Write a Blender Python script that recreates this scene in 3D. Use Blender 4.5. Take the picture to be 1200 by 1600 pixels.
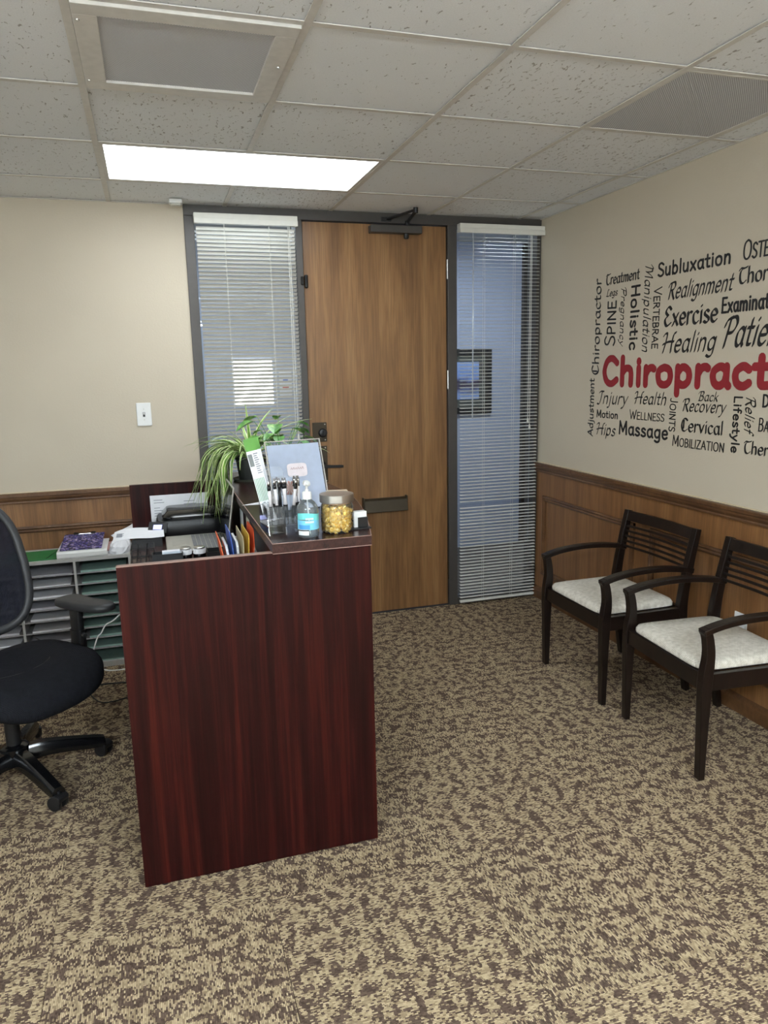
import bpy, math, random
from mathutils import Vector, Matrix
R_ = math.radians
random.seed(7)
SC = bpy.context.scene
COL = SC.collection
for o in list(bpy.data.objects): bpy.data.objects.remove(o)

# ------------------------------------------------------------------ camera
cam_d = bpy.data.cameras.new('camera'); cam = bpy.data.objects.new('camera', cam_d); COL.objects.link(cam)
right = Vector((0.95361681, -0.30027331, -0.02123472)); up = Vector((0.0766647, 0.17404673, 0.98174857)); fwd = Vector((0.29109706, 0.9378399, -0.18899425))
M4 = Matrix(((right.x, up.x, -fwd.x, 0.12737625), (right.y, up.y, -fwd.y, -4.45587616), (right.z, up.z, -fwd.z, 1.57136084), (0, 0, 0, 1)))
cam.matrix_world = M4
cam_d.sensor_fit = 'VERTICAL'; cam_d.sensor_height = 32.0; cam_d.sensor_width = 24.0
cam_d.lens = 32.0 * 1155.62 / 1600.0
cam_d.clip_start = 0.05; cam_d.clip_end = 60
SC.camera = cam
# ------------------------------------------------------------------ world, exposure
wd = bpy.data.worlds.new('world'); SC.world = wd; wd.use_nodes = True
bg = wd.node_tree.nodes['Background']; bg.inputs[0].default_value = (0.6, 0.7, 0.9, 1); bg.inputs[1].default_value = 0.35
SC.view_settings.view_transform = 'Standard'; SC.view_settings.look = 'None'
SC.view_settings.exposure = 0.95; SC.view_settings.gamma = 1.0
SC.view_settings.use_curve_mapping = False
TROFFER = 5.2      # strength of the ceiling troffer diffusers
FILL_LIGHT = 48.0      # strength of the added fill lights behind the viewer
CORRIDOR = 26.0    # strength of the added, unseen lamps lighting the corridor

# ------------------------------------------------------------------ constants (metres; floor z=0, back wall y=0)
XR, YB, HC = 2.602, 0.0, 2.486
XL, YF = -1.95, -6.6

# ------------------------------------------------------------------ helpers
def s2l(v):
    v /= 255.0
    return v / 12.92 if v <= 0.04045 else ((v + 0.055) / 1.055) ** 2.4
def rgb(r, g, b): return (s2l(r), s2l(g), s2l(b), 1)

class MB:
    def __init__(s): s.v = []; s.f = []; s.uv = None
    def add(s, vs, fs):
        n = len(s.v); s.v += [tuple(v) for v in vs]; s.f += [tuple(i + n for i in f) for f in fs]; return s
    def box(s, x0, x1, y0, y1, z0, z1):
        return s.add([(x0,y0,z0),(x1,y0,z0),(x1,y1,z0),(x0,y1,z0),(x0,y0,z1),(x1,y0,z1),(x1,y1,z1),(x0,y1,z1)],
                     [(3,2,1,0),(4,5,6,7),(0,1,5,4),(1,2,6,5),(2,3,7,6),(3,0,4,7)])
    def prism(s, pts, h0, h1, axis='z'):
        n = len(pts)
        a = sum(pts[i][0]*pts[(i+1)%n][1]-pts[(i+1)%n][0]*pts[i][1] for i in range(n))
        if a < 0: pts = pts[::-1]
        def m(p, h): return {'z': (p[0],p[1],h), 'y': (p[0],h,p[1]), 'x': (h,p[0],p[1])}[axis]
        vs = [m(p,h0) for p in pts] + [m(p,h1) for p in pts]
        fs = [tuple(range(n))[::-1], tuple(range(n,2*n))] + [(i,(i+1)%n,(i+1)%n+n,i+n) for i in range(n)]
        if axis == 'y': fs = [f[::-1] for f in fs]
        return s.add(vs, fs)
    def tube(s, path, r, n=8, cap=True):
        path = [Vector(p) for p in path]; k = len(path)
        rs = r if isinstance(r, (list, tuple)) else [r]*k
        t = (path[1]-path[0]).normalized()
        u = t.orthogonal().normalized()
        vs = []; fs = []
        for i in range(k):
            if i == 0: tt = path[1]-path[0]
            elif i == k-1: tt = path[-1]-path[-2]
            else: tt = (path[i+1]-path[i]).normalized()+(path[i]-path[i-1]).normalized()
            tt.normalize(); u = (u - tt*u.dot(tt)).normalized(); w = tt.cross(u)
            for j in range(n):
                a = 2*math.pi*j/n
                vs.append(path[i]+(u*math.cos(a)+w*math.sin(a))*rs[i])
        for i in range(k-1):
            for j in range(n):
                fs.append((i*n+j, i*n+(j+1)%n, (i+1)*n+(j+1)%n, (i+1)*n+j))
        if cap: fs.append(tuple(range(n))[::-1]); fs.append(tuple((k-1)*n+j for j in range(n)))
        return s.add(vs, fs)
    def lathe(s, prof, n=24, cx=0, cy=0, cap=True, z0=0):
        vs = []; fs = []; k = len(prof)
        for (r, z) in prof:
            for j in range(n):
                a = 2*math.pi*j/n; vs.append((cx+r*math.cos(a), cy+r*math.sin(a), z+z0))
        for i in range(k-1):
            for j in range(n): fs.append((i*n+j, i*n+(j+1)%n, (i+1)*n+(j+1)%n, (i+1)*n+j))
        if cap: fs.append(tuple(range(n))[::-1]); fs.append(tuple((k-1)*n+j for j in range(n)))
        return s.add(vs, fs)
    def loft(s, rings, cap=True):
        n = len(rings[0]); vs = [p for r in rings for p in r]; fs = []
        for i in range(len(rings)-1):
            for j in range(n): fs.append((i*n+j, i*n+(j+1)%n, (i+1)*n+(j+1)%n, (i+1)*n+j))
        if cap: fs.append(tuple(range(n))[::-1]); fs.append(tuple((len(rings)-1)*n+j for j in range(n)))
        return s.add(vs, fs)
    def xf(s, m):
        s.v = [tuple(m @ Vector(v)) for v in s.v]; return s
    def mesh(s, name, mat, smooth=False):
        me = bpy.data.meshes.new(name); me.from_pydata(s.v, [], s.f)
        if s.uv:
            l = me.uv_layers.new(name='UVMap')
            for lp in me.loops: l.data[lp.index].uv = s.uv[lp.vertex_index]
        if mat: me.materials.append(mat)
        if smooth:
            for p in me.polygons: p.use_smooth = True
        me.update(); return me
    def build(s, name, mat, parent=None, smooth=False, bev=0, seg=2, loc=None, rot=None, label=None, auto=None):
        o = bpy.data.objects.new(name, s.mesh(name, mat, smooth or bool(auto))); COL.objects.link(o)
        if parent: o.parent = parent
        if loc: o.location = loc
        if rot: o.rotation_euler = rot
        if bev:
            b = o.modifiers.new('bevel', 'BEVEL'); b.width = bev; b.segments = seg; b.limit_method = 'ANGLE'; b.angle_limit = R_(40)
        if auto:
            for e in o.data.edges: pass
            try: o.data.set_sharp_from_angle(angle=R_(auto))
            except Exception: pass
        if label: o['label'] = label
        return o

def inst(name, me, parent=None, loc=(0,0,0), rot=None, scale=None):
    o = bpy.data.objects.new(name, me); COL.objects.link(o); o.parent = parent; o.location = loc
    if rot: o.rotation_euler = rot
    if scale: o.scale = scale
    return o
def tag(o, label, cat, group=None):
    o['label'] = label; o['category'] = cat
    if group: o['group'] = group
    return o
def struct(o): o['kind'] = 'structure'; return o
def thing(name, loc, rz, label, cat, group=None):
    o = bpy.data.objects.new(name, None); COL.objects.link(o); o.empty_display_size = 0.05
    o.location = loc; o.rotation_euler = (0, 0, rz)
    return tag(o, label, cat, group)
def copy_tree(o, parent=None):
    c = o.copy(); COL.objects.link(c); c.parent = parent
    for ch in list(o.children): copy_tree(ch, c)
    return c
def ribbon(path, widths):
    """2-D centre line with widths -> polygon"""
    L = []; Rr = []
    n = len(path)
    for i, p in enumerate(path):
        a = path[max(i-1,0)]; b = path[min(i+1,n-1)]
        dx, dy = b[0]-a[0], b[1]-a[1]; d = math.hypot(dx,dy) or 1
        nx, ny = -dy/d, dx/d; w = widths[i]/2
        L.append((p[0]+nx*w, p[1]+ny*w)); Rr.append((p[0]-nx*w, p[1]-ny*w))
    return L + Rr[::-1]
def crom(pts, k=6, closed=False):
    out = []; n = len(pts)
    dim = len(pts[0])
    for i in range(n if closed else n-1):
        if closed: p0,p1,p2,p3 = pts[(i-1)%n],pts[i],pts[(i+1)%n],pts[(i+2)%n]
        else: p0,p1,p2,p3 = pts[max(i-1,0)],pts[i],pts[i+1],pts[min(i+2,n-1)]
        for j in range(k):
            t = j/k
            out.append(tuple(0.5*((2*p1[d])+(-p0[d]+p2[d])*t+(2*p0[d]-5*p1[d]+4*p2[d]-p3[d])*t*t+(-p0[d]+3*p1[d]-3*p2[d]+p3[d])*t**3) for d in range(dim)))
    if not closed: out.append(tuple(pts[-1]))
    return out
def sell(a, b, n, e=2.6, cx=0, cy=0, z=0):
    out = []
    for i in range(n):
        t = 2*math.pi*i/n; c, s = math.cos(t), math.sin(t)
        out.append((cx+a*math.copysign(abs(c)**(2/e), c), cy+b*math.copysign(abs(s)**(2/e), s), z))
    return out

# ------------------------------------------------------------------ materials
class NT:
    def __init__(s, name):
        s.m = bpy.data.materials.new(name); s.m.use_nodes = True; s.t = s.m.node_tree
        s.b = s.t.nodes['Principled BSDF']; s.out = s.t.nodes['Material Output']
    def n(s, kind, **kw):
        nd = s.t.nodes.new(kind)
        for k, v in kw.items():
            if k in ('inp',):
                for kk, vv in v.items(): nd.inputs[kk].default_value = vv
            else: setattr(nd, k, v)
        return nd
    def l(s, a, b): s.t.links.new(a, b)
    def math(s, op, a, b=None, c=None):
        nd = s.n('ShaderNodeMath', operation=op)
        for i, v in enumerate((a, b, c)):
            if v is None: continue
            if isinstance(v, (int, float)): nd.inputs[i].default_value = v
            else: s.l(v, nd.inputs[i])
        return nd.outputs[0]
    def ramp(s, fac, stops, interp='LINEAR'):
        nd = s.n('ShaderNodeValToRGB'); nd.color_ramp.interpolation = interp
        el = nd.color_ramp.elements
        while len(el) < len(stops): el.new(0.5)
        for e, (p, c) in zip(el, stops): e.position = p; e.color = c
        s.l(fac, nd.inputs[0]); return nd.outputs[0]
    def coords(s, kind='Object', scale=(1,1,1), off=None):
        tc = s.n('ShaderNodeTexCoord'); mp = s.n('ShaderNodeMapping'); mp.inputs['Scale'].default_value = scale
        s.l(tc.outputs[kind], mp.inputs[0])
        if off is not None: s.l(off, mp.inputs['Location'])
        return mp.outputs[0]
    def noise(s, vec, scale=5, detail=4, rough=0.5, dist=0):
        nd = s.n('ShaderNodeTexNoise'); nd.inputs['Scale'].default_value = scale; nd.inputs['Detail'].default_value = detail
        nd.inputs['Roughness'].default_value = rough; nd.inputs['Distortion'].default_value = dist
        s.l(vec, nd.inputs['Vector']); return nd.outputs['Fac']
    def mix(s, fac, a, b):
        nd = s.n('ShaderNodeMix', data_type='RGBA')
        if isinstance(fac, (int, float)): nd.inputs[0].default_value = fac
        else: s.l(fac, nd.inputs[0])
        for i, v in ((6, a), (7, b)):
            if isinstance(v, tuple): nd.inputs[i].default_value = v
            else: s.l(v, nd.inputs[i])
        return nd.outputs[2]
    def bump(s, h, strength=0.2, dist=0.002):
        nd = s.n('ShaderNodeBump'); nd.inputs['Strength'].default_value = strength; nd.inputs['Distance'].default_value = dist
        s.l(h, nd.inputs['Height']); s.l(nd.outputs[0], s.b.inputs['Normal'])
    def col(s, c):
        if isinstance(c, tuple): s.b.inputs['Base Color'].default_value = c
        else: s.l(c, s.b.inputs['Base Color'])

def plain(name, c, rough=0.5, metal=0, spec=0.5, noise=0.06):
    t = NT(name); t.b.inputs['Roughness'].default_value = rough; t.b.inputs['Metallic'].default_value = metal
    t.b.inputs['Specular IOR Level'].default_value = spec
    if noise:
        f = t.noise(t.coords(), 35, 3)
        d = tuple(x*(1-noise) for x in c[:3])+(1,); h = tuple(min(1, x*(1+noise)) for x in c[:3])+(1,)
        t.col(t.ramp(f, [(0.3, d), (0.7, h)]))
    else: t.col(c)
    return t.m
def wood(name, dark, mid, light, scale=(9,9,0.7), rough=0.35, pores=0.35, contrast=1.0, spec=0.5):
    t = NT(name)
    oi = t.n('ShaderNodeObjectInfo')
    off = t.n('ShaderNodeCombineXYZ'); t.l(t.math('MULTIPLY', oi.outputs['Random'], 7.0), off.inputs[0]); t.l(t.math('MULTIPLY', oi.outputs['Random'], 3.0), off.inputs[2])
    v = t.coords('Object', scale, off.outputs[0])
    f = t.noise(v, 1.6, 6, 0.62, 0.6)
    c = t.ramp(f, [(0.5-0.22/contrast, dark), (0.5, mid), (0.5+0.22/contrast, light)])
    v2 = t.coords('Object', (scale[0]*22, scale[1]*22, scale[2]*9))
    g = t.noise(v2, 1.0, 2, 0.5)
    gm = t.ramp(g, [(0.42, (0,0,0,1)), (0.62, (1,1,1,1))])
    c2 = t.mix(t.math('MULTIPLY', gm, pores), c, tuple(x*0.45 for x in dark[:3])+(1,))
    t.col(c2); t.b.inputs['Roughness'].default_value = rough; t.b.inputs['Specular IOR Level'].default_value = spec
    t.bump(g, 0.08, 0.0006)
    return t.m
def paint(name, c, bs=0.18, sc=90):
    t = NT(name); v = t.coords()
    f = t.noise(v, 1.4, 3); d = tuple(x*0.96 for x in c[:3])+(1,)
    t.col(t.ramp(f, [(0.35, d), (0.65, c)])); t.b.inputs['Roughness'].default_value = 0.62; t.b.inputs['Specular IOR Level'].default_value = 0.3
    t.bump(t.noise(v, sc, 3, 0.6), bs, 0.004); return t.m
def emis(name, c, st):
    t = NT(name); t.b.inputs['Emission Color'].default_value = c; t.b.inputs['Emission Strength'].default_value = st
    t.col((0.8,0.8,0.8,1)); return t.m
def thin_glass(name, tint=(1,1,1,1), refl=1.0, rough=0.02, body=0.0, bodycol=(0.8,0.85,0.9,1)):
    t = NT(name); n = t.t.nodes; n.remove(t.b)
    tr = t.n('ShaderNodeBsdfTransparent'); tr.inputs[0].default_value = tint
    gl = t.n('ShaderNodeBsdfGlossy'); gl.inputs['Roughness'].default_value = rough
    fr = t.n('ShaderNodeFresnel'); fr.inputs[0].default_value = 1.45
    mx = t.n('ShaderNodeMixShader'); t.l(t.math('MULTIPLY', fr.outputs[0], refl), mx.inputs[0]); t.l(tr.outputs[0], mx.inputs[1]); t.l(gl.outputs[0], mx.inputs[2])
    last = mx.outputs[0]
    if body:
        df = t.n('ShaderNodeBsdfDiffuse'); df.inputs[0].default_value = bodycol
        m2 = t.n('ShaderNodeMixShader'); m2.inputs[0].default_value = body; t.l(last, m2.inputs[1]); t.l(df.outputs[0], m2.inputs[2]); last = m2.outputs[0]
    t.l(last, t.out.inputs[0]); return t.m

def carpet_mat(name='carpet'):
    t = NT(name)
    tc = t.n('ShaderNodeTexCoord'); oi = t.n('ShaderNodeObjectInfo')
    add = t.n('ShaderNodeVectorMath', operation='ADD'); t.l(tc.outputs['Object'], add.inputs[0])
    cb = t.n('ShaderNodeCombineXYZ'); t.l(t.math('MULTIPLY', oi.outputs['Random'], 17.3), cb.inputs[0]); t.l(t.math('MULTIPLY', oi.outputs['Random'], 9.1), cb.inputs[1]); t.l(cb.outputs[0], add.inputs[1])
    sp = t.n('ShaderNodeSeparateXYZ'); t.l(add.outputs[0], sp.inputs[0])
    X, Y = sp.outputs[0], sp.outputs[1]           # yarn rows run along Y
    P = 0.0043
    xr = t.math('DIVIDE', X, P); row = t.math('FLOOR', xr)
    wn = t.n('ShaderNodeTexWhiteNoise', noise_dimensions='1D'); t.l(row, wn.inputs['W'])
    yk = t.math('ADD', t.math('DIVIDE', Y, 0.0082), t.math('MULTIPLY', wn.outputs[0], 9.0)); k = t.math('FLOOR', yk)
    cell = t.n('ShaderNodeCombineXYZ'); t.l(row, cell.inputs[0]); t.l(k, cell.inputs[1])
    w2 = t.n('ShaderNodeTexWhiteNoise', noise_dimensions='2D'); t.l(cell.outputs[0], w2.inputs['Vector'])
    # dark patches a few centimetres wide, gathered in bands across the yarn
    bl = t.n('ShaderNodeCombineXYZ'); t.l(t.math('MULTIPLY', X, 24.0), bl.inputs[0]); t.l(t.math('MULTIPLY', Y, 30.0), bl.inputs[1])
    blot = t.noise(bl.outputs[0], 1.0, 1, 0.5)
    band = t.math('COSINE', t.math('MULTIPLY', Y, 74.0)); bi = t.math('FLOOR', t.math('MULTIPLY', Y, 74.0/6.2832))
    lat = t.math('ADD', t.math('MULTIPLY', t.math('COSINE', t.math('ADD', t.math('MULTIPLY', X, 86.0), t.math('MULTIPLY', bi, 2.3))), 0.5), 0.4)
    f = t.math('ADD', blot, t.math('MULTIPLY', t.math('MULTIPLY', band, lat), 0.10))
    pb = t.ramp(f, [(0.40, (0.12,0.12,0.12,1)), (0.475, (0.52,0.52,0.52,1)), (0.55, (0.83,0.83,0.83,1))])
    fac = t.math('LESS_THAN', w2.outputs[0], pb)
    w3 = t.n('ShaderNodeSeparateColor'); t.l(w2.outputs['Color'], w3.inputs[0])
    beige = t.ramp(w3.outputs[1], [(0.0, rgb(142,123,97)), (1.0, rgb(200,179,145))])
    brown = t.ramp(w3.outputs[1], [(0.0, rgb(78,63,54)), (1.0, rgb(110,92,80))])
    c = t.mix(fac, brown, beige)
    fx = t.math('FRACT', xr); gr = t.math('ABSOLUTE', t.math('SUBTRACT', fx, 0.5))
    h = t.math('SUBTRACT', 1.0, t.math('POWER', t.math('MULTIPLY', gr, 2.0), 3.0))
    c = t.mix(t.math('MULTIPLY', t.math('SUBTRACT', 1.0, h), 0.7), c, rgb(58,48,40)); t.col(c)
    t.b.inputs['Roughness'].default_value = 0.95; t.b.inputs['Specular IOR Level'].default_value = 0.08
    t.bump(t.math('ADD', h, t.math('MULTIPLY', w2.outputs[0], 0.4)), 0.5, 0.003)
    return t.m
def ceiling_mat():
    t = NT('ceiling_tile'); oi = t.n('ShaderNodeObjectInfo')
    cb = t.n('ShaderNodeCombineXYZ'); t.l(t.math('MULTIPLY', oi.outputs['Random'], 13.0), cb.inputs[0]); t.l(t.math('MULTIPLY', oi.outputs['Random'], 29.0), cb.inputs[1])
    v = t.coords('Object', (75, 34, 1), cb.outputs[0]); f = t.noise(v, 1.0, 2, 0.55, 0.9)
    thr = t.math('ADD', t.math('MULTIPLY', oi.outputs['Random'], 0.06), 0.615)
    pit = t.math('SMOOTHSTEP', f, None) if False else None
    d = t.math('MULTIPLY', t.math('SUBTRACT', f, thr), 22.0); d = t.math('MINIMUM', t.math('MAXIMUM', d, 0.0), 1.0)
    fine = t.noise(t.coords('Object', (220, 220, 1)), 1.0, 2)
    c = t.mix(fine, rgb(222,223,225), rgb(238,240,243)); c = t.mix(t.math('MULTIPLY', d, 0.75), c, rgb(140,134,126)); t.col(c)
    t.b.inputs['Roughness'].default_value = 0.9; t.b.inputs['Specular IOR Level'].default_value = 0.15
    t.bump(t.math('SUBTRACT', t.math('MULTIPLY', fine, 0.25), d), 0.5, 0.004); return t.m
def perf_mat(name, base, hole, pitch=0.0075, rad=0.3, metal=0.0):
    t = NT(name); tc = t.n('ShaderNodeTexCoord'); sp = t.n('ShaderNodeSeparateXYZ'); t.l(tc.outputs['Object'], sp.inputs[0])
    def cell(off):
        fx = t.math('SUBTRACT', t.math('FRACT', t.math('ADD', t.math('DIVIDE', sp.outputs[0], pitch), off)), 0.5)
        fy = t.math('SUBTRACT', t.math('FRACT', t.math('ADD', t.math('DIVIDE', sp.outputs[1], pitch), off)), 0.5)
        return t.math('SQRT', t.math('ADD', t.math('MULTIPLY', fx, fx), t.math('MULTIPLY', fy, fy)))
    d = t.math('MINIMUM', cell(0.0), cell(0.5))
    fac = t.math('MINIMUM', t.math('MAXIMUM', t.math('MULTIPLY', t.math('SUBTRACT', d, rad-0.08), 8.0), 0.0), 1.0)
    t.col(t.mix(fac, hole, base)); t.b.inputs['Roughness'].default_value = 0.55; t.b.inputs['Metallic'].default_value = metal
    t.bump(fac, 0.4, 0.002); return t.m
def weave_mat(name, a, b, sx, sy, rough=0.9, bs=0.4, alpha=None):
    t = NT(name); tc = t.n('ShaderNodeTexCoord'); sp = t.n('ShaderNodeSeparateXYZ'); t.l(tc.outputs['Object'], sp.inputs[0])
    w = t.math('MULTIPLY', t.math('SINE', t.math('MULTIPLY', sp.outputs[0], sx)), t.math('SINE', t.math('MULTIPLY', sp.outputs[1], sy)))
    n = t.noise(t.coords('Object', (1,1,1)), 60, 3)
    f = t.math('ADD', t.math('MULTIPLY', w, 0.35), n); t.col(t.ramp(f, [(0.25, a), (0.75, b)]))
    t.b.inputs['Roughness'].default_value = rough; t.b.inputs['Specular IOR Level'].default_value = 0.15
    t.bump(w, bs, 0.0015)
    if alpha: t.b.inputs['Alpha'].default_value = alpha
    return t.m

M = {}
M['wall'] = paint('wall_paint', rgb(197,186,167))
M['wall2'] = paint('wall_paint_white', rgb(226,222,214))
M['carpet'] = carpet_mat()
M['ctile'] = ceiling_mat()
M['grid'] = plain('grid_white', rgb(206,202,196), 0.5)
M['wainscot'] = wood('wainscot_veneer', rgb(104,70,40), rgb(130,90,54), rgb(150,108,68), (8,8,0.6), 0.38, 0.3)
M['trimwood'] = wood('trim_wood', rgb(74,48,29), rgb(96,65,39), rgb(118,84,54), (3,3,3), 0.4, 0.25)  # wood tone darkened to stand in for weak molding shadows
M['door'] = wood('door_veneer', rgb(106,74,46), rgb(138,100,62), rgb(164,124,82), (5,5,0.45), 0.35, 0.3)
M['frame'] = plain('bronze_frame', rgb(74,70,67), 0.45, 0.2, 0.5, 0.04)
M['bronze'] = plain('dark_bronze', rgb(64,56,44), 0.4, 0.6, 0.5, 0.05)
M['black'] = plain('black_plastic', rgb(22,22,24), 0.4, 0, 0.5, 0.05)
M['blackgloss'] = plain('black_gloss', rgb(14,14,16), 0.15, 0, 0.6, 0.03)
M['darkgrey'] = plain('dark_grey_plastic', rgb(48,48,50), 0.5)
M['white'] = plain('white_plastic', rgb(226,226,224), 0.4, 0, 0.5, 0.02)
M['offwhite'] = plain('offwhite', rgb(206,204,196), 0.5, 0, 0.4, 0.03)
M['slat'] = plain('blind_slat', rgb(222,220,212), 0.4, 0, 0.5, 0.02)
M['paper'] = plain('paper', rgb(232,232,236), 0.8, 0, 0.2, 0.02)
M['steel'] = plain('brushed_steel', rgb(190,188,184), 0.28, 1.0, 0.5, 0.05)
M['mahog'] = wood('mahogany_laminate', rgb(26,6,6), rgb(40,10,10), rgb(64,19,14), (22,22,0.6), 0.34, 0.35, 1.1, 0.2)
M['mahogtop'] = wood('mahogany_top', rgb(42,23,21), rgb(56,31,28), rgb(70,40,35), (14,1.0,14), 0.24, 0.3)
M['edge'] = plain('edge_band', rgb(150,118,108), 0.4, 0, 0.5, 0.1)
M['glass'] = thin_glass('window_glass', (0.93,0.95,0.95,1), 1.3)
M['espresso'] = wood('espresso_wood', rgb(17,11,9), rgb(24,16,13), rgb(34,23,18), (18,18,4), 0.28, 0.2, 1.0, 0.4)
M['seatfab'] = weave_mat('seat_fabric', rgb(186,178,164), rgb(226,220,208), 900, 700)
# ================================================================== ROOM SHELL
# floor with carpet tiles (quarter turned, 61.5 cm)
floor = struct(MB().box(XL, XR, YF, 0, -0.12, -0.007).build('floor', plain('floor_glue', rgb(60,52,44), 0.9)))
TS = 0.615
def lines(o, a, b, s):
    k = math.floor((a-o)/s); out = [a]
    while o+(k+1)*s < b: k += 1; out.append(o+k*s) if o+k*s > a+1e-4 else None
    return out+[b]
full = {}
xs = lines(0.98, XL, XR, TS); ys = lines(-2.455, YF, 0, TS)
for i in range(len(xs)-1):
    for j in range(len(ys)-1):
        ax, bx_, ay, by = xs[i], xs[i+1], ys[j], ys[j+1]
        cx, cy = (ax+bx_)/2, (ay+by)/2
        ci, cj = math.floor((cx-0.98)/TS), math.floor((cy+2.455)/TS)
        turned = (ci+cj) % 2 == 0           # yarn along x
        w, h = bx_-ax-0.0012, by-ay-0.0012
        if turned: w, h = h, w
        key = (round(w,3), round(h,3))
        if key not in full:
            full[key] = MB().box(-w/2, w/2, -h/2, h/2, -0.007, 0.0).mesh('carpet_tile', M['carpet'])
        q = (ci*7+cj*13) % 2
        inst('carpet_tile', full[key], floor, (cx, cy, 0.0), (0, 0, (math.pi/2 if turned else 0)+(math.pi if q else 0)))

# ceiling grid and tiles (2 ft lay-in)
S = 0.61; RY = -0.4755
ceiling = struct(MB().box(XL-0.1, XR+0.1, YF-0.1, 0.05, HC+0.06, HC+0.12).build('ceiling', M['offwhite']))
cxs = lines(0.0, XL, XR, S); cys = lines(RY, YF, 0, S)
LIGHTS = [(0.0, RY-S)]            # near-left corners (x, y) of 4x2 ft troffers
VENT = (0.0, RY-3*S); DIFF = (3*S, RY-3*S)
def in_light(x, y): return any(lx < x < lx+2*S and ly < y < ly+S for lx, ly in LIGHTS)
def in_cell(x, y, c): return c[0] < x < c[0]+S and c[1] < y < c[1]+S
tiles = {}
for i in range(len(cxs)-1):
    for j in range(len(cys)-1):
        ax, bx_, ay, by = cxs[i], cxs[i+1], cys[j], cys[j+1]
        cx, cy = (ax+bx_)/2, (ay+by)/2
        if in_light(cx, cy) or in_cell(cx, cy, VENT) or in_cell(cx, cy, DIFF): continue
        w, h = bx_-ax-0.006, by-ay-0.006
        key = (round(w,3), round(h,3))
        if key not in tiles:
            tiles[key] = MB().box(-w/2, w/2, -h/2, h/2, 0, 0.018).mesh('ceiling_tile', M['ctile'])
        inst('ceiling_tile', tiles[key], ceiling, (cx, cy, HC+0.006), (0, 0, math.pi if (i*3+j*5) % 2 else 0))
# T-bars
B = 0.0115
for k, x in enumerate(cxs):
    segs = []; start = None
    for j in range(len(cys)-1):
        cut = in_light(x, (cys[j]+cys[j+1])/2)
        if cut:
            if start is not None: segs.append((start, cys[j])); start = None
        elif start is None: start = cys[j]
    if start is not None: segs.append((start, 0.0))
    x0, x1 = max(x-B, XL), min(x+B, XR)
    for a, b in segs:
        MB().box(x0, x1, a, b, HC, HC+0.003).box((x0+x1)/2-0.001, (x0+x1)/2+0.001, a, b, HC+0.003, HC+0.03).build('grid_bar', M['grid'], ceiling)
for y in cys:
    for i in range(len(cxs)-1):
        y0, y1 = max(y-B, YF), min(y+B, 0)
        MB().box(cxs[i]+B, cxs[i+1]-B, y0, y1, HC+0.0006, HC+0.0036).build('cross_tee', M['grid'], ceiling)
# troffers
M['diff'] = emis('troffer_diffuser', (0.88, 0.95, 1.0, 1), TROFFER)
for k, (lx, ly) in enumerate(LIGHTS):
    t = thing('ceiling_light', (lx+S, ly+S/2, HC), 0, 'long glowing white ceiling panel light above the door side of the desk', 'ceiling light')
    f = MB(); a, b = S-B, S/2-B
    for (x0,x1,y0,y1) in ((-a,a,-b,-b+0.016),(-a,a,b-0.016,b),(-a,-a+0.016,-b+0.016,b-0.016),(a-0.016,a,-b+0.016,b-0.016)):
        f.box(x0, x1, y0, y1, 0.001, 0.02)
    f.box(-a, a, -b, b, 0.04, 0.05); f.build('frame', M['grid'], t)
    MB().box(-a+0.016, a-0.016, -b+0.016, b-0.016, 0.006, 0.009).build('diffuser', M['diff'], t)
# added fill lights, unseen behind the viewer, brightening ceiling and right wall
M['opal'] = emis('opal_glow', (0.82, 0.93, 1.0, 1), FILL_LIGHT)
for k, (px, py) in enumerate(((1.0, -5.05), (-1.15, -5.05))):
    t = thing('pendant_light', (px, py, HC), 0, ['suspended opal box light in the rear of the room on the lettered wall side', 'suspended opal box light in the rear of the room on the office chair side'][k], 'pendant light', 'suspended opal lights')
    MB().loft([sell(0.60,0.10,28,5,0,0,z) for z in (-0.36,-0.30)]).build('opal_lens', M['opal'], t)
    MB().box(-0.62, 0.62, -0.012, 0.012, -0.30, -0.285).build('spine_bar', M['grid'], t)
    for x in (-0.45, 0.45): MB().tube([(x,0,-0.285),(x,0,0.0)], 0.003, 6).build('hanging_wire', M['steel'], t)
    MB().box(-0.06, 0.06, -0.03, 0.03, -0.02, 0.0).build('ceiling_canopy', M['grid'], t)
# framed return grille and flush perforated diffuser
t = thing('return_grille', (VENT[0]+S/2, VENT[1]+S/2, HC), 0, 'framed grey perforated return air grille in the ceiling above the desk', 'air vent')
a = S/2-0.013; f = MB(); w = 0.062
for (x0,x1,y0,y1) in ((-a,a,-a,-a+w),(-a,a,a-w,a),(-a,-a+w,-a+w,a-w),(a-w,a,-a+w,a-w)): f.box(x0, x1, y0, y1, -0.008, 0.006)
f.build('frame', M['grid'], t, bev=0.002)
MB().box(-a+w, a-w, -a+w, a-w, 0.0, 0.003).build('perforated_screen', perf_mat('grille_mesh', rgb(228,228,232), rgb(146,146,150)), t)
for (x, y) in ((-a+0.012,-0.2),(-a+0.012,0.22),(a-0.02,-0.02)):
    MB().lathe([(0.005,-0.011),(0.006,-0.008)], 10, x, y).build('screw', M['steel'], t)
t = thing('ceiling_diffuser', (DIFF[0]+S/2, DIFF[1]+S/2, HC), 0, 'flush grey perforated square air diffuser in the ceiling near the lettered wall', 'air vent')
f = MB(); a = S/2-0.012; w = 0.01
for (x0,x1,y0,y1) in ((-a,a,-a,-a+w),(-a,a,a-w,a),(-a,-a+w,-a+w,a-w),(a-w,a,-a+w,a-w)): f.box(x0, x1, y0, y1, 0.0, 0.008)
f.build('frame', M['grid'], t)
MB().box(-a+w, a-w, -a+w, a-w, 0.002, 0.005).build('perforated_plate', perf_mat('diffuser_mesh', rgb(222,222,226), rgb(134,134,138), 0.009, 0.3), t)

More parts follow.
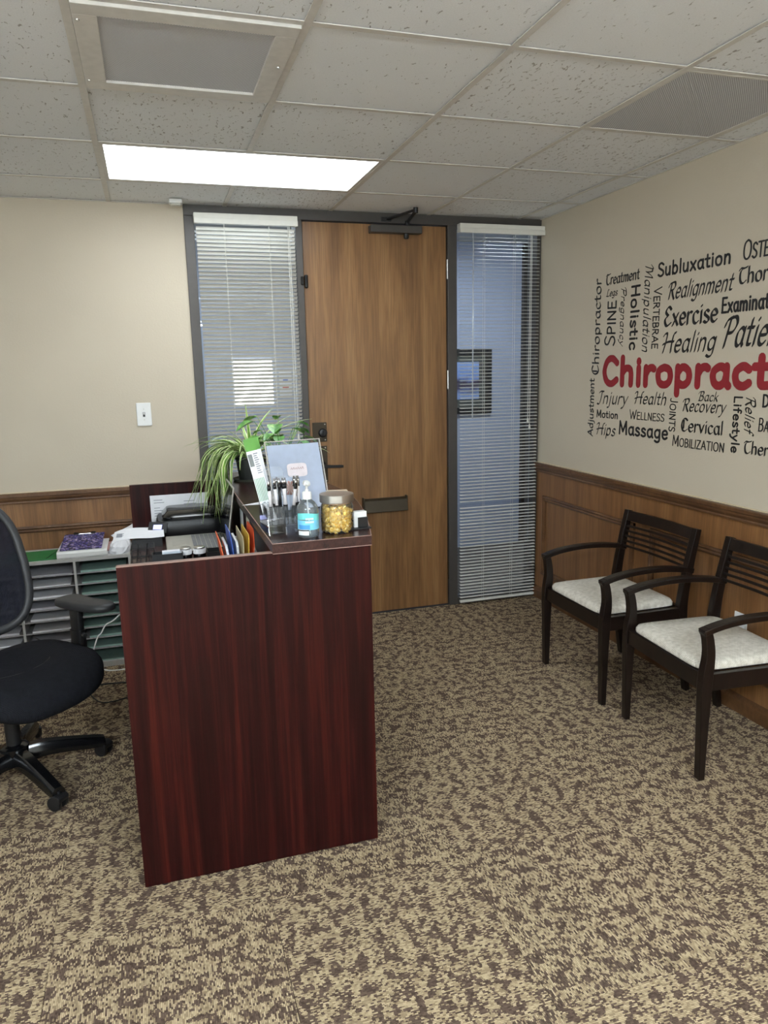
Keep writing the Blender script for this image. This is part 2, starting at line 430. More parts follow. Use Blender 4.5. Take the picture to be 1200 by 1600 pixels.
# walls
XW = 0.385                                   # left edge of the glazed door set
wb = struct(MB().box(XL, XW, 0.0, 0.12, 0, HC+0.06).build('wall_back', M['wall']))
wr = struct(MB().box(XR, XR+0.12, YF, 0.12, 0, HC+0.06).build('wall_right', M['wall']))
struct(MB().box(XL-0.12, XL, YF, 0.12, 0, HC+0.06).build('wall_left', M['wall2']))
struct(MB().box(XL-0.12, XR+0.12, YF-0.12, YF, 0, HC+0.06).build('wall_front', M['wall2']))
MB().box(XW, XR, 0.0, 0.12, HC+0.004, HC+0.2).build('wall_header', M['wall'], wb)
# wainscot: back wall left of the glazing
def rail_profile(z0, z1, d):
    h = z1-z0
    return [(0,z0),(d*0.45,z0),(d*0.5,z0+h*0.12),(d*0.42,z0+h*0.22),(d*0.75,z0+h*0.45),(d*0.8,z0+h*0.62),(d,z0+h*0.68),(d,z0+h*0.93),(d*0.9,z1),(0,z1)]
MB().box(XL, XW-0.002, -0.008, 0, 0.0, 0.9).build('wainscot_panel', M['wainscot'], wb)
MB().prism([(-p[0]-0.006, p[1]) for p in rail_profile(0.885, 0.945, 0.026)], XL, XW-0.002, 'x').build('chair_rail', M['trimwood'], wb)
MB().box(XL, XW-0.002, -0.012, 0, 0.945, 0.949).build('rail_cap', plain('rail_cap_cream', rgb(206,190,160), 0.5), wb)
mold = [(0.008,-0.018),(0.016,-0.018),(0.022,-0.008),(0.018,0.0),(0.024,0.008),(0.02,0.018),(0.008,0.018)]
def molding_back(x0, x1, z0, z1):
    MB().prism([(-d, z1+c) for d, c in mold], x0, x1, 'x').build('panel_molding', M['trimwood'], wb)
    MB().prism([(-d, z0-c) for d, c in mold], x0, x1, 'x').build('panel_molding', M['trimwood'], wb)
    for x in (x0, x1): MB().box(x-0.018, x+0.018, -0.022, -0.008, z0+0.018, z1-0.018).build('panel_molding', M['trimwood'], wb, bev=0.005)
molding_back(-1.85, -0.78, 0.2, 0.737); molding_back(-0.66, 0.31, 0.2, 0.737)
MB().prism([(-0.008,0),(-0.02,0),(-0.02,0.06),(-0.015,0.075),(-0.008,0.08)], XL, XW-0.002, 'x').build('base_molding', M['trimwood'], wb)
# wainscot: right wall
MB().box(XR-0.008, XR, YF, -0.02, 0.0, 0.89).build('wainscot_panel', M['wainscot'], wr)
MB().prism([(XR-p[0]-0.006, p[1]) for p in rail_profile(0.876, 0.938, 0.026)], YF, -0.02, 'y').build('chair_rail', M['trimwood'], wr)
MB().box(XR-0.012, XR, YF, -0.02, 0.938, 0.942).build('rail_cap', bpy.data.materials['rail_cap_cream'], wr)
def molding_right(ya, yb, z0, z1):
    MB().prism([(XR-d, z1+c) for d, c in mold], yb, ya, 'y').build('panel_molding', M['trimwood'], wr)
    MB().prism([(XR-d, z0-c) for d, c in mold], yb, ya, 'y').build('panel_molding', M['trimwood'], wr)
    for y in (ya, yb):
        sgn = 1 if y == ya else -1
        MB().prism([(XR-d, y-0.018*sgn+c*sgn) for d, c in mold], z0-0.018, z1+0.018, 'z').build('panel_molding', M['trimwood'], wr)
for k in range(5): molding_right(-0.12-1.125*k, -1.11-1.125*k, 0.20, 0.705)
bb = struct(MB().prism([(XR-0.008,0),(XR-0.024,0),(XR-0.024,0.055),(XR-0.018,0.07),(XR-0.008,0.082)], YF, -0.02, 'y').build('baseboard_right', M['trimwood']))

# glazed door set: dark bronze frame
tr = struct(MB().box(XW, XR, -0.012, 0.11, 2.432, HC+0.004).build('trim_1', M['frame'], bev=0.002))
def fr(x0, x1, z0, z1): MB().box(x0, x1, -0.012, 0.11, z0, z1).build('frame_member', M['frame'], tr, bev=0.002)
fr(XW, 0.438, 0, 2.432); fr(1.008, 1.046, 0, 2.432); fr(1.956, 2.016, 0, 2.432); fr(2.572, XR, 0, 2.432)
fr(0.438, 1.008, 0, 0.045); fr(2.016, 2.572, 0, 0.045)
MB().box(1.046, 1.956, 0.075, 0.11, 0, 0.004).build('threshold', M['frame'], tr)
MB().box(1.046, 1.06, 0.056, 0.11, 0.004, 2.432).build('door_stop', M['frame'], tr)
MB().box(1.942, 1.956, 0.056, 0.11, 0.004, 2.432).build('door_stop', M['frame'], tr)
# panes
w1 = struct(MB().box(0.44, 1.006, 0.045, 0.051, 0.047, 2.43).build('window_1', M['glass']))
w2 = struct(MB().box(2.018, 2.57, 0.045, 0.051, 0.047, 2.43).build('window_2', M['glass']))

# door leaf with its hardware
door = struct(MB().box(1.05, 1.952, 0.008, 0.052, 0.008, 2.427).build('door_1', M['door'], bev=0.002))
def plate(x0, x1, z0, z1):
    p = MB().box(x0, x1, 0.003, 0.008, z0, z1).build('lock_plate', M['bronze'], door, bev=0.002)
    for z in (z0+0.012, z1-0.012):
        MB().lathe([(0.004,0),(0.004,0.002)], 8).xf(Matrix.Translation((x1-0.012, 0.003, z)) @ Matrix.Rotation(R_(90), 4, 'X')).build('screw', M['steel'], p)
    return p
p1 = plate(1.066, 1.155, 1.143, 1.262)
MB().lathe([(0.027,0),(0.027,0.012),(0.023,0.02),(0.018,0.022)], 24).xf(Matrix.Translation((1.128, 0.003, 1.198)) @ Matrix.Rotation(R_(90), 4, 'X')).build('thumb_turn', M['black'], p1, auto=35)
MB().box(1.123, 1.133, -0.034, -0.018, 1.182, 1.214).build('turn_knob', M['black'], p1, bev=0.003)
p2 = plate(1.07, 1.153, 0.888, 1.118)
MB().lathe([(0.03,0),(0.03,0.008),(0.022,0.02),(0.013,0.03),(0.013,0.055)], 20).xf(Matrix.Translation((1.112, 0.003, 0.997)) @ Matrix.Rotation(R_(90), 4, 'X')).build('lever_rose', M['black'], p2, auto=35)
MB().prism(crom([(1.098,0.984),(1.15,0.986),(1.238,0.984)],4)+crom([(1.238,1.0),(1.16,1.003),(1.1,1.012)],4), -0.062, -0.044, 'y').build('lever_handle', M['black'], p2, bev=0.003)
# mail slot box
ms = MB().prism([(0.008,0.672),(-0.048,0.682),(-0.03,0.756),(-0.012,0.766),(0.008,0.766)], 1.372, 1.66, 'x').build('mail_slot_hood', M['bronze'], door, bev=0.003)
for x in (1.372, 1.66): MB().box(x-0.004, x+0.004, -0.03, 0.006, 0.69, 0.775).build('end_bracket', M['bronze'], ms, bev=0.002)
# closer
cl = MB().box(1.452, 1.775, -0.052, 0.008, 2.372, 2.415).build('door_closer', M['frame'], door, bev=0.004)
MB().lathe([(0.016,0),(0.016,0.022),(0.011,0.03)], 16).xf(Matrix.Translation((1.682,-0.022,2.372)) @ Matrix.Rotation(R_(180),4,'X')).build('valve_cap', M['black'], cl, auto=35)
MB().lathe([(0.014,0),(0.014,0.03)], 14, 1.69, -0.022, z0=2.415).build('spindle', M['black'], cl, auto=35)
MB().tube([(1.69,-0.022,2.44),(1.672,-0.22,2.462)], 0.010, 8).build('closer_arm', M['black'], cl, auto=35)
MB().tube([(1.672,-0.22,2.47),(1.56,-0.012,2.452)], 0.008, 8).build('forearm', M['black'], cl, auto=35)
MB().lathe([(0.014,0),(0.014,0.03)], 14, 1.672, -0.22, z0=2.452).build('elbow_joint', M['black'], cl, auto=35)
MB().box(1.528, 1.59, -0.024, -0.012, 2.44, 2.463).build('shoe', M['black'], cl, bev=0.002)
# alarm contact and hinges
MB().box(1.052, 1.072, -0.012, 0.008, 2.052, 2.128).build('alarm_contact', M['blackgloss'], door, bev=0.006, seg=3)
MB().box(1.026, 1.045, -0.026, -0.012, 2.068, 2.116).build('contact_magnet', M['blackgloss'], tr, bev=0.004)
for z in (2.175, 1.5, 0.88, 0.243):
    h = MB().tube([(1.956,-0.004,z-0.058),(1.956,-0.004,z+0.058)], 0.006, 10).build('hinge', M['bronze'] if z < 1 else M['steel'], door, auto=35)
# ---------------------------------------------------------------- corridor beyond the glass
M['corr'] = paint('corridor_paint', rgb(176,184,204), 0.05)  # the blue of daylight is put into this wall colour
struct(MB().box(-1.2, 5.2, 1.5, 1.6, 0, 2.7).build('wall_corridor', M['corr']))
struct(MB().box(-1.2, 5.2, 0.12, 1.5, -0.1, -0.004).build('floor_corridor', plain('corridor_carpet', rgb(90,84,80), 0.9)))
struct(MB().box(-1.2, 5.2, 0.12, 1.6, 2.6, 2.7).build('ceiling_corridor', M['offwhite']))
struct(MB().box(-1.3, -1.2, 0.12, 1.6, -0.1, 2.7).build('wall_corridor_end', M['corr']))
struct(MB().box(5.2, 5.3, 0.12, 1.6, -0.1, 2.7).build('wall_corridor_far', M['corr']))
struct(MB().box(XR+0.12, 5.2, 0.10, 0.12, 0, 2.7).build('wall_corridor_near', M['corr']))
# dark door in the corridor
d2 = struct(MB().box(3.26, 4.2, 1.455, 1.498, 0, 2.59).build('door_2', plain('corridor_door_dark', rgb(36,34,34), 0.4)))
MB().box(3.34, 3.43, 1.44, 1.455, 0.1, 2.4).build('door_molding', plain('corridor_door_trim', rgb(54,52,54), 0.4), d2)
# framed landscape on the corridor wall
t = thing('framed_picture', (2.60, 1.497, 1.455), 0, 'dark framed blue landscape picture on the corridor wall beyond the right blind', 'picture')
f = MB(); a, b, w = 0.37, 0.275, 0.055
for (x0,x1,z0,z1) in ((-a,a,b-w,b),(-a,a,-b,-b+w),(-a,-a+w,-b+w,b-w),(a-w,a,-b+w,b-w)): f.box(x0, x1, -0.03, 0, z0, z1)
f.build('picture_frame', M['black'], t, bev=0.004)
MB().box(-a+w, a-w, -0.012, -0.004, -b+w, b-w).build('mat_board', plain('mat_dark', rgb(74,78,74), 0.8), t)
pt = NT('landscape_print'); v = pt.coords('Object'); sp = pt.n('ShaderNodeSeparateXYZ'); pt.l(v, sp.inputs[0])
zz = pt.math('ADD', pt.math('MULTIPLY', sp.outputs[2], 1.6), pt.math('MULTIPLY', pt.noise(pt.coords('Object',(6,1,14)), 1.5, 4), 0.22))
pt.col(pt.ramp(pt.math('ADD', zz, 0.4), [(0.0, rgb(120,150,206)), (0.32, rgb(140,164,214)), (0.42, rgb(70,64,92)), (0.5, rgb(54,48,70)), (0.58, rgb(130,158,214)), (1.0, rgb(160,190,236))]))
MB().box(-0.255, 0.255, -0.0135, -0.012, -0.15, 0.165).build('print', pt.m, t)
# bright daylit window in the corridor wall and a small notice
w3 = struct(MB().box(0.775, 1.072, 1.492, 1.4985, 1.322, 1.672).build('window_3', emis('daylit_pane', (1.0, 0.985, 0.95, 1), 3.0)))
t = thing('wall_notice', (1.175, 1.495, 1.475), 0, 'small white paper notice with blue and red blocks on the corridor wall', 'notice')
MB().box(-0.05, 0.05, -0.002, 0.0, -0.105, 0.105).build('sheet', M['paper'], t)
MB().box(-0.02, 0.02, -0.003, -0.002, 0.02, 0.045).build('blue_block', plain('notice_blue', rgb(90,120,200), 0.7), t)
MB().box(-0.025, 0.025, -0.003, -0.002, -0.03, -0.008).build('red_block', plain('notice_red', rgb(190,80,60), 0.7), t)
MB().box(-0.03, 0.02, -0.003, -0.002, -0.08, -0.07).build('text_line', plain('notice_grey', rgb(150,130,120), 0.7), t)
# added lamps that brighten the corridor, kept above the sight line
def corridor_fill_lamp(x, k):
    t = thing('corridor_light', (x, 0.40, 2.6), 0, ['flush corridor ceiling light beyond the left blind', 'flush corridor ceiling light beyond the right blind'][k], 'ceiling light', 'corridor lights')
    MB().box(-0.32, 0.32, -0.12, 0.12, -0.03, 0.0).build('housing', M['offwhite'], t)
    MB().box(-0.3, 0.3, -0.1, 0.1, -0.036, -0.031).build('diffuser', emis('corridor_diffuser', (0.78, 0.88, 1.0, 1), CORRIDOR), t)
corridor_fill_lamp(0.7, 0); corridor_fill_lamp(2.7, 1)

# ---------------------------------------------------------------- venetian blinds
def blind(x0, x1, head0, head1, tilt, skip, label, wand_x, cord_x, ladders, ztop=2.425, zbot=0.035, ccol=None):
    t = thing('venetian_blind', ((x0+x1)/2, -0.034, 0), 0, label, 'blind', 'white venetian blinds beside the door')
    cx = (x0+x1)/2; hw = (x1-x0)/2
    hz = 2.388
    hr = MB().box(head0-cx, head1-cx, -0.03, 0.02, hz, 2.44).build('headrail', M['slat'], t, bev=0.003)
    MB().box(head0-cx, head1-cx, -0.036, -0.03, hz-0.004, 2.413).build('valance', M['slat'], hr, bev=0.002)
    P = 0.0218; n = int((hz-0.014-zbot)/P)
    # one slat, shared
    pr = [(-0.0125,0),(-0.006,0.0016),(0,0.0022),(0.006,0.0016),(0.0125,0)]
    m = MB(); vs = []
    for x in (-hw, hw):
        for (y, z) in pr: vs.append((x, y, z))
        for (y, z) in pr[::-1]: vs.append((x, y, z-0.0006))
    fs = [(i, (i+1) % 10, (i+1) % 10+10, i+10) for i in range(10)] + [tuple(range(10))[::-1], tuple(range(10, 20))]
    m.add(vs, [f[::-1] for f in fs]); me = m.mesh('slat', M['slat'])
    for k in range(n):
        if k == skip: continue
        z = hz-0.014-P*(k+0.5)
        inst('slat', me, t, (0, 0, z), (tilt+R_(random.uniform(-1.2,1.2)), 0, R_(random.uniform(-0.1,0.1))))
    MB().box(-hw, hw, -0.012, 0.012, zbot-0.018, zbot-0.002).build('bottom_rail', M['slat'], t, bev=0.003)
    for lx in ladders:
        for dy in (-0.0135, 0.0135):
            MB().tube([(lx-cx, dy, hz), (lx-cx, dy, zbot-0.01)], 0.0011, 5).build('ladder_cord', M['slat'], t)
    MB().tube([(cord_x-cx, -0.026, hz), (cord_x-cx-0.004, -0.024, 1.24)], 0.0018, 6).build('lift_cord', M['slat'], t)
    MB().tube([(cord_x-cx+0.008, -0.026, hz), (cord_x-cx+0.01, -0.024, 1.20)], 0.0018, 6).build('lift_cord', M['slat'], t)
    for dx, z in ((-0.004, 1.24), (0.01, 1.20)):
        MB().lathe([(0.002,0.0),(0.004,-0.008),(0.008,-0.03),(0.007,-0.034)], 10, cord_x-cx+dx, -0.024, z0=z).build('cord_tassel', M['slat'], t, smooth=True)
    if wand_x: MB().tube([(wand_x-cx, -0.028, hz), (wand_x-cx-0.004, -0.026, 1.25)], 0.0038, 6).build('tilt_wand', thin_glass('clear_wand', (0.9,0.9,0.9,1), 2.0, 0.1, 0.35), t)
    return t
blind(0.446, 0.998, 0.436, 1.012, R_(-34), None, 'venetian blind behind the spider plant, left of the door, slats tilted nearly shut', None, 0.955, (0.60, 0.85))
blind(2.022, 2.575, 2.016, 2.598, R_(7), 77, 'venetian blind right of the door in the corner, slats nearly flat', 2.105, 2.502, (2.19, 2.40))
# light switch, ceiling sensor, outlet
t = thing('light_switch', (0.093, 0, 1.35), 0, 'white toggle light switch on the cream wall left of the glazing', 'light switch')
MB().box(-0.04, 0.04, -0.007, 0, -0.065, 0.065).build('switch_plate', M['white'], t, bev=0.003)
MB().box(-0.006, 0.006, -0.009, -0.006, -0.013, 0.013).build('toggle_slot', M['darkgrey'], t)
MB().prism([(-0.006,-0.004),(-0.02,0.006),(-0.02,0.012),(-0.006,0.008)], -0.004, 0.004, 'x').build('toggle', M['white'], t)
for z in (-0.03, 0.03): MB().lathe([(0.0035,0),(0.0035,0.002)], 8).xf(Matrix.Translation((0,-0.0065,z)) @ Matrix.Rotation(R_(90),4,'X')).build('screw', M['offwhite'], t)
t = thing('ceiling_sensor', (0.342, -0.13, HC), 0, 'small white sensor box on the ceiling above the light switch wall', 'sensor')
MB().box(-0.034, 0.034, -0.03, 0.03, -0.022, 0).build('sensor_body', M['white'], t, bev=0.005)
MB().box(-0.026, 0.026, -0.02, 0.02, -0.03, -0.022).build('sensor_lens', M['offwhite'], t, bev=0.004)
t = thing('wall_outlet', (XR-0.008, -1.9, 0.405), 0, 'white outlet with a plugged in adapter on the wood panelling behind the nearer chair', 'outlet')
MB().box(-0.006, 0, -0.037, 0.037, -0.058, 0.058).build('outlet_plate', M['white'], t, bev=0.002)
MB().box(-0.045, -0.006, -0.03, 0.028, -0.01, 0.032).build('plug_adapter', M['white'], t, bev=0.005)
# ================================================================== WALL LETTERING (single-stroke skeletons drawn with a pen nib)
G = {
'a':(.54,"~.43,.52 .28,.62 .1,.5 .06,.3 .12,.08 .26,0 .4,.12 .44,.3|-.45,.62 .45,.1 .52,0"),
'b':(.54,"-.08,1 .08,0|~.08,.42 .24,.62 .42,.52 .47,.31 .42,.1 .26,0 .08,.12"),
'c':(.47,"~.42,.52 .27,.62 .1,.5 .06,.3 .12,.08 .28,0 .43,.1"),
'd':(.56,"~.44,.5 .28,.62 .1,.5 .06,.3 .12,.08 .26,0 .4,.1 .45,.25|-.46,1 .46,0"),
'e':(.5,"~.08,.32 .44,.35 .4,.54 .26,.62 .1,.5 .06,.3 .12,.08 .28,0 .44,.1"),
'f':(.36,"~.38,.93 .26,1 .17,.88 .16,.7 .16,0|-.02,.6 .32,.6"),
'g':(.54,"~.44,.52 .28,.62 .1,.5 .06,.32 .12,.1 .26,.03 .4,.13 .45,.3|~.46,.62 .46,0 .42,-.22 .26,-.3 .08,-.22"),
'h':(.54,"-.08,1 .08,0|~.08,.4 .22,.6 .38,.58 .44,.4 .44,0"),
'i':(.2,"-.1,.62 .1,0|-.1,.84 .1,.87"),
'j':(.24,"~.13,.62 .13,-.1 .07,-.27 -.06,-.28|-.13,.84 .13,.87"),
'k':(.5,"-.08,1 .08,0|-.42,.62 .1,.27|-.2,.36 .45,0"),
'l':(.2,"-.1,1 .1,0"),
'm':(.82,"-.08,.62 .08,0|~.08,.4 .2,.6 .34,.58 .4,.4 .4,0|~.4,.4 .52,.6 .66,.58 .73,.4 .73,0"),
'n':(.54,"-.08,.62 .08,0|~.08,.4 .22,.6 .38,.58 .44,.4 .44,0"),
'o':(.56,"~.28,.62 .1,.52 .06,.31 .12,.08 .28,0 .44,.08 .5,.31 .44,.54 .28,.62"),
'p':(.56,"-.08,.62 .08,-.3|~.08,.42 .24,.62 .42,.52 .47,.31 .42,.1 .26,0 .08,.12"),
'r':(.38,"-.08,.62 .08,0|~.08,.36 .18,.56 .3,.62 .38,.57"),
's':(.44,"~.38,.53 .24,.62 .1,.54 .1,.41 .24,.32 .38,.22 .38,.08 .22,0 .05,.08"),
't':(.37,"~.16,.88 .16,.2 .2,.04 .35,.04|-.0,.6 .34,.6"),
'u':(.54,"~.08,.62 .08,.2 .16,.03 .3,.03 .42,.2|-.44,.62 .44,0"),
'v':(.5,"-.04,.62 .25,0|-.25,0 .46,.62"),
'x':(.5,"-.05,.62 .45,0|-.45,.62 .05,0"),
'y':(.5,"-.04,.62 .26,.05|~.46,.62 .26,.05 .14,-.22 .0,-.28"),
'A':(.72,"-.04,0 .36,1|-.36,1 .68,0|-.17,.34 .56,.34"),
'B':(.6,"-.08,0 .08,1|~.08,1 .35,.98 .48,.8 .38,.57 .08,.53|~.08,.53 .42,.5 .55,.28 .42,.04 .08,0"),
'C':(.66,"~.6,.82 .4,1 .18,.9 .06,.5 .16,.12 .38,0 .6,.16"),
'D':(.68,"-.08,0 .08,1|~.08,1 .4,.95 .6,.7 .6,.3 .4,.05 .08,0"),
'E':(.56,"-.08,0 .08,1|-.08,1 .5,1|-.08,.52 .44,.52|-.08,0 .52,0"),
'H':(.7,"-.08,0 .08,1|-.6,0 .6,1|-.08,.52 .6,.52"),
'I':(.2,"-.1,0 .1,1"),
'J':(.42,"~.3,1 .3,.25 .22,.03 .04,.1"),
'L':(.5,"-.08,1 .08,0|-.08,0 .46,0"),
'M':(.84,"-.08,0 .12,1|-.12,1 .42,.2|-.42,.2 .72,1|-.72,1 .76,0"),
'N':(.7,"-.08,0 .08,1|-.08,1 .6,0|-.6,0 .6,1"),
'O':(.78,"~.38,1 .14,.86 .06,.5 .14,.14 .38,0 .62,.14 .7,.5 .62,.86 .38,1"),
'P':(.58,"-.08,0 .08,1|~.08,1 .38,.97 .52,.74 .38,.5 .08,.46"),
'R':(.62,"-.08,0 .08,1|~.08,1 .38,.97 .5,.76 .38,.55 .08,.52|-.26,.52 .58,0"),
'S':(.56,"~.5,.86 .3,1 .1,.9 .1,.66 .28,.52 .48,.36 .48,.12 .26,0 .05,.12"),
'T':(.6,"-.3,1 .3,0|-.02,1 .58,1"),
'V':(.64,"-.03,1 .32,0|-.32,0 .61,1"),
'W':(.94,"-.03,1 .25,0|-.25,0 .47,.8|-.47,.8 .69,0|-.69,0 .91,1"),
'Y':(.6,"-.03,1 .3,.5|-.57,1 .3,.5|-.3,.5 .3,0"),
'Z':(.6,"-.05,1 .55,1|-.55,1 .05,0|-.05,0 .56,0")}
GU = {  # broad pen, uncial capitals
'T':(.62,"~-.02,.84 .1,.97 .35,.93 .62,1|~.3,.94 .1,.75 .06,.4 .16,.08 .36,0 .56,.14"),
'E':(.6,"~.55,.84 .38,1 .2,.92 .12,.72 .32,.54|~.32,.54 .1,.4 .08,.2 .25,0 .55,.14"),
'C':(.66,"~.62,.84 .4,1 .18,.9 .06,.5 .16,.12 .38,0 .62,.16|-.26,.2 .26,.85")}
GC = {  # chancery capitals with a flick
'R':(.66,"~-.14,.74 -.06,.92 .16,.98|-.12,.97 .1,0|~.12,.97 .42,1 .54,.78 .42,.56 .16,.52|~.28,.52 .46,.2 .66,-.04"),
'P':(.6,"~-.14,.7 -.06,.9 .2,1|-.14,.96 .08,-.02|~.14,.96 .44,1 .58,.76 .42,.5 .16,.46"),
'H':(.76,"~-.16,.86 -.04,.98 .1,.94 .1,.5 .04,0|~.74,1 .6,.9 .58,.4 .64,0|~-.08,.42 .3,.54 .7,.54"),
'M':(.9,"~-.16,.8 -.02,1 .1,.94 .06,0|~.1,.94 .3,.9 .42,.3 .42,.1|~.42,.1 .56,.7 .74,.98 .76,.6 .8,0"),
'B':(.62,"~-.14,.76 -.04,.94 .16,1|-.14,.96 .1,0|~.14,.98 .4,1 .5,.78 .36,.56 .14,.53|~.14,.53 .44,.5 .56,.26 .4,.02 .06,.02"),
'L':(.56,"~.3,.94 .2,1 .12,.86 .12,.1|~-.04,.06 .14,.06 .34,0 .54,.1"),
'I':(.4,"~-.06,.86 .1,.98 .4,.96|~.22,.96 .2,.3 .1,-.06 -.1,-.02")}
STY = {'s':dict(n=('o',.088),sh=0,g=G), 'b':dict(n=('o',.14),sh=0,g=G), 't':dict(n=('o',.052),sh=0.04,g=G),
       'c':dict(n=('f',.15,.034,50),sh=.27,g=G,e=GC,ws=.84), 'u':dict(n=('f',.17,.045,38),sh=.03,g=G,e=GU)}
def hull(p):
    p = sorted(set((round(a,6), round(b,6)) for a, b in p))
    def half(pp):
        h = []
        for q in pp:
            while len(h) > 1 and (h[-1][0]-h[-2][0])*(q[1]-h[-2][1])-(h[-1][1]-h[-2][1])*(q[0]-h[-2][0]) <= 0: h.pop()
            h.append(q)
        return h
    a, b = half(p), half(p[::-1]); return a[:-1]+b[:-1]
M['ink'] = plain('black_vinyl', rgb(26,26,28), 0.45, 0, 0.4, 0.03); M['red'] = plain('red_vinyl', rgb(142,34,42), 0.45, 0, 0.4, 0.03)
def word(text, sty, dr, s0, z0, ds, dz, cap, label, extra=''):
    st = STY[sty]; full = text+extra
    L = math.hypot(ds, dz); ang_err = 0
    gl = []; adv = 0; vis = 0; gap = .10 if sty in 'sb' else .07
    for i, ch in enumerate(full):
        k = 1.0
        if sty == 't' and i > 0: k = .78
        w, data = st.get('e', {}).get(ch) or st['g'].get(ch) or G[ch.upper()]
        if sty == 'c' and ch.isupper() and ch not in GC: w, data = G[ch]
        gl.append((adv, k, data)); adv += w*k+gap
        if i < len(text): vis = adv-gap
    sx = L/(vis+ (st['sh']*.5)); sy = cap
    nb = st['n']
    if nb[0] == 'o':
        cap = cap/(1+2*nb[1]); sy = cap; rr = nb[1]*cap; sx = L/(vis-0.04) if len(text) > 1 else sx
        if dr == 'R': s0 += rr*0.5; z0 += rr
        elif dr == 'U': z0 += rr*0.5; s0 -= rr
        else: z0 -= rr*0.5; s0 += rr
    if nb[0] == 'o': nib = [(nb[1]*cap*math.cos(2*math.pi*j/10), nb[1]*cap*math.sin(2*math.pi*j/10)) for j in range(10)]
    else:
        a = R_(nb[3]); c, s = math.cos(a), math.sin(a); p, q = nb[1]*cap/2, nb[2]*cap/2
        nib = [(x*c-y*s, x*s+y*c) for x, y in ((p,q*.3),(p*.8,q),(-p*.8,q),(-p,q*.3),(-p,-q*.3),(-p*.8,-q),(p*.8,-q),(p,-q*.3))]
    root = thing('wall_lettering', (XR-0.0008, -s0, z0), 0, label, 'wall lettering', 'word art on the right wall')
    for adv0, k, data in gl:
        m = MB()
        for stn, sd in enumerate(data.split('|')):
            pts = [tuple(float(q) for q in pp.split(',')) for pp in sd[1:].split()]
            if sd[0] == '~': pts = crom(pts, 5)
            P = []
            for (x, y) in pts:
                x, y = x*k, y*k
                P.append(((x+y*st['sh'])*sx if False else x*sx+y*st['sh']*sy, y*sy))
            for sgi, (a, b) in enumerate(zip(P[:-1], P[1:])):
                h = hull([(a[0]+u, a[1]+v) for u, v in nib]+[(b[0]+u, b[1]+v) for u, v in nib])
                n = len(h); d = 0.0008+0.0005*stn+0.00002*sgi
                vs = []
                for dep in (0.0, -d):
                    for (u, v) in h:
                        if dr == 'R': vs.append((dep, -u, v))
                        elif dr == 'U': vs.append((dep, v, u))
                        else: vs.append((dep, -v, -u))
                m.add(vs, [tuple(range(n, 2*n))]+[(i, (i+1) % n, (i+1) % n+n, i+n) for i in range(n)])
        u0 = adv0*sx
        loc = {'R': (0, -u0, 0), 'U': (0, 0, u0), 'D': (0, 0, -u0)}[dr]
        m.build('letter', M['red'] if sty == 'b' else M['ink'], root, loc=loc)
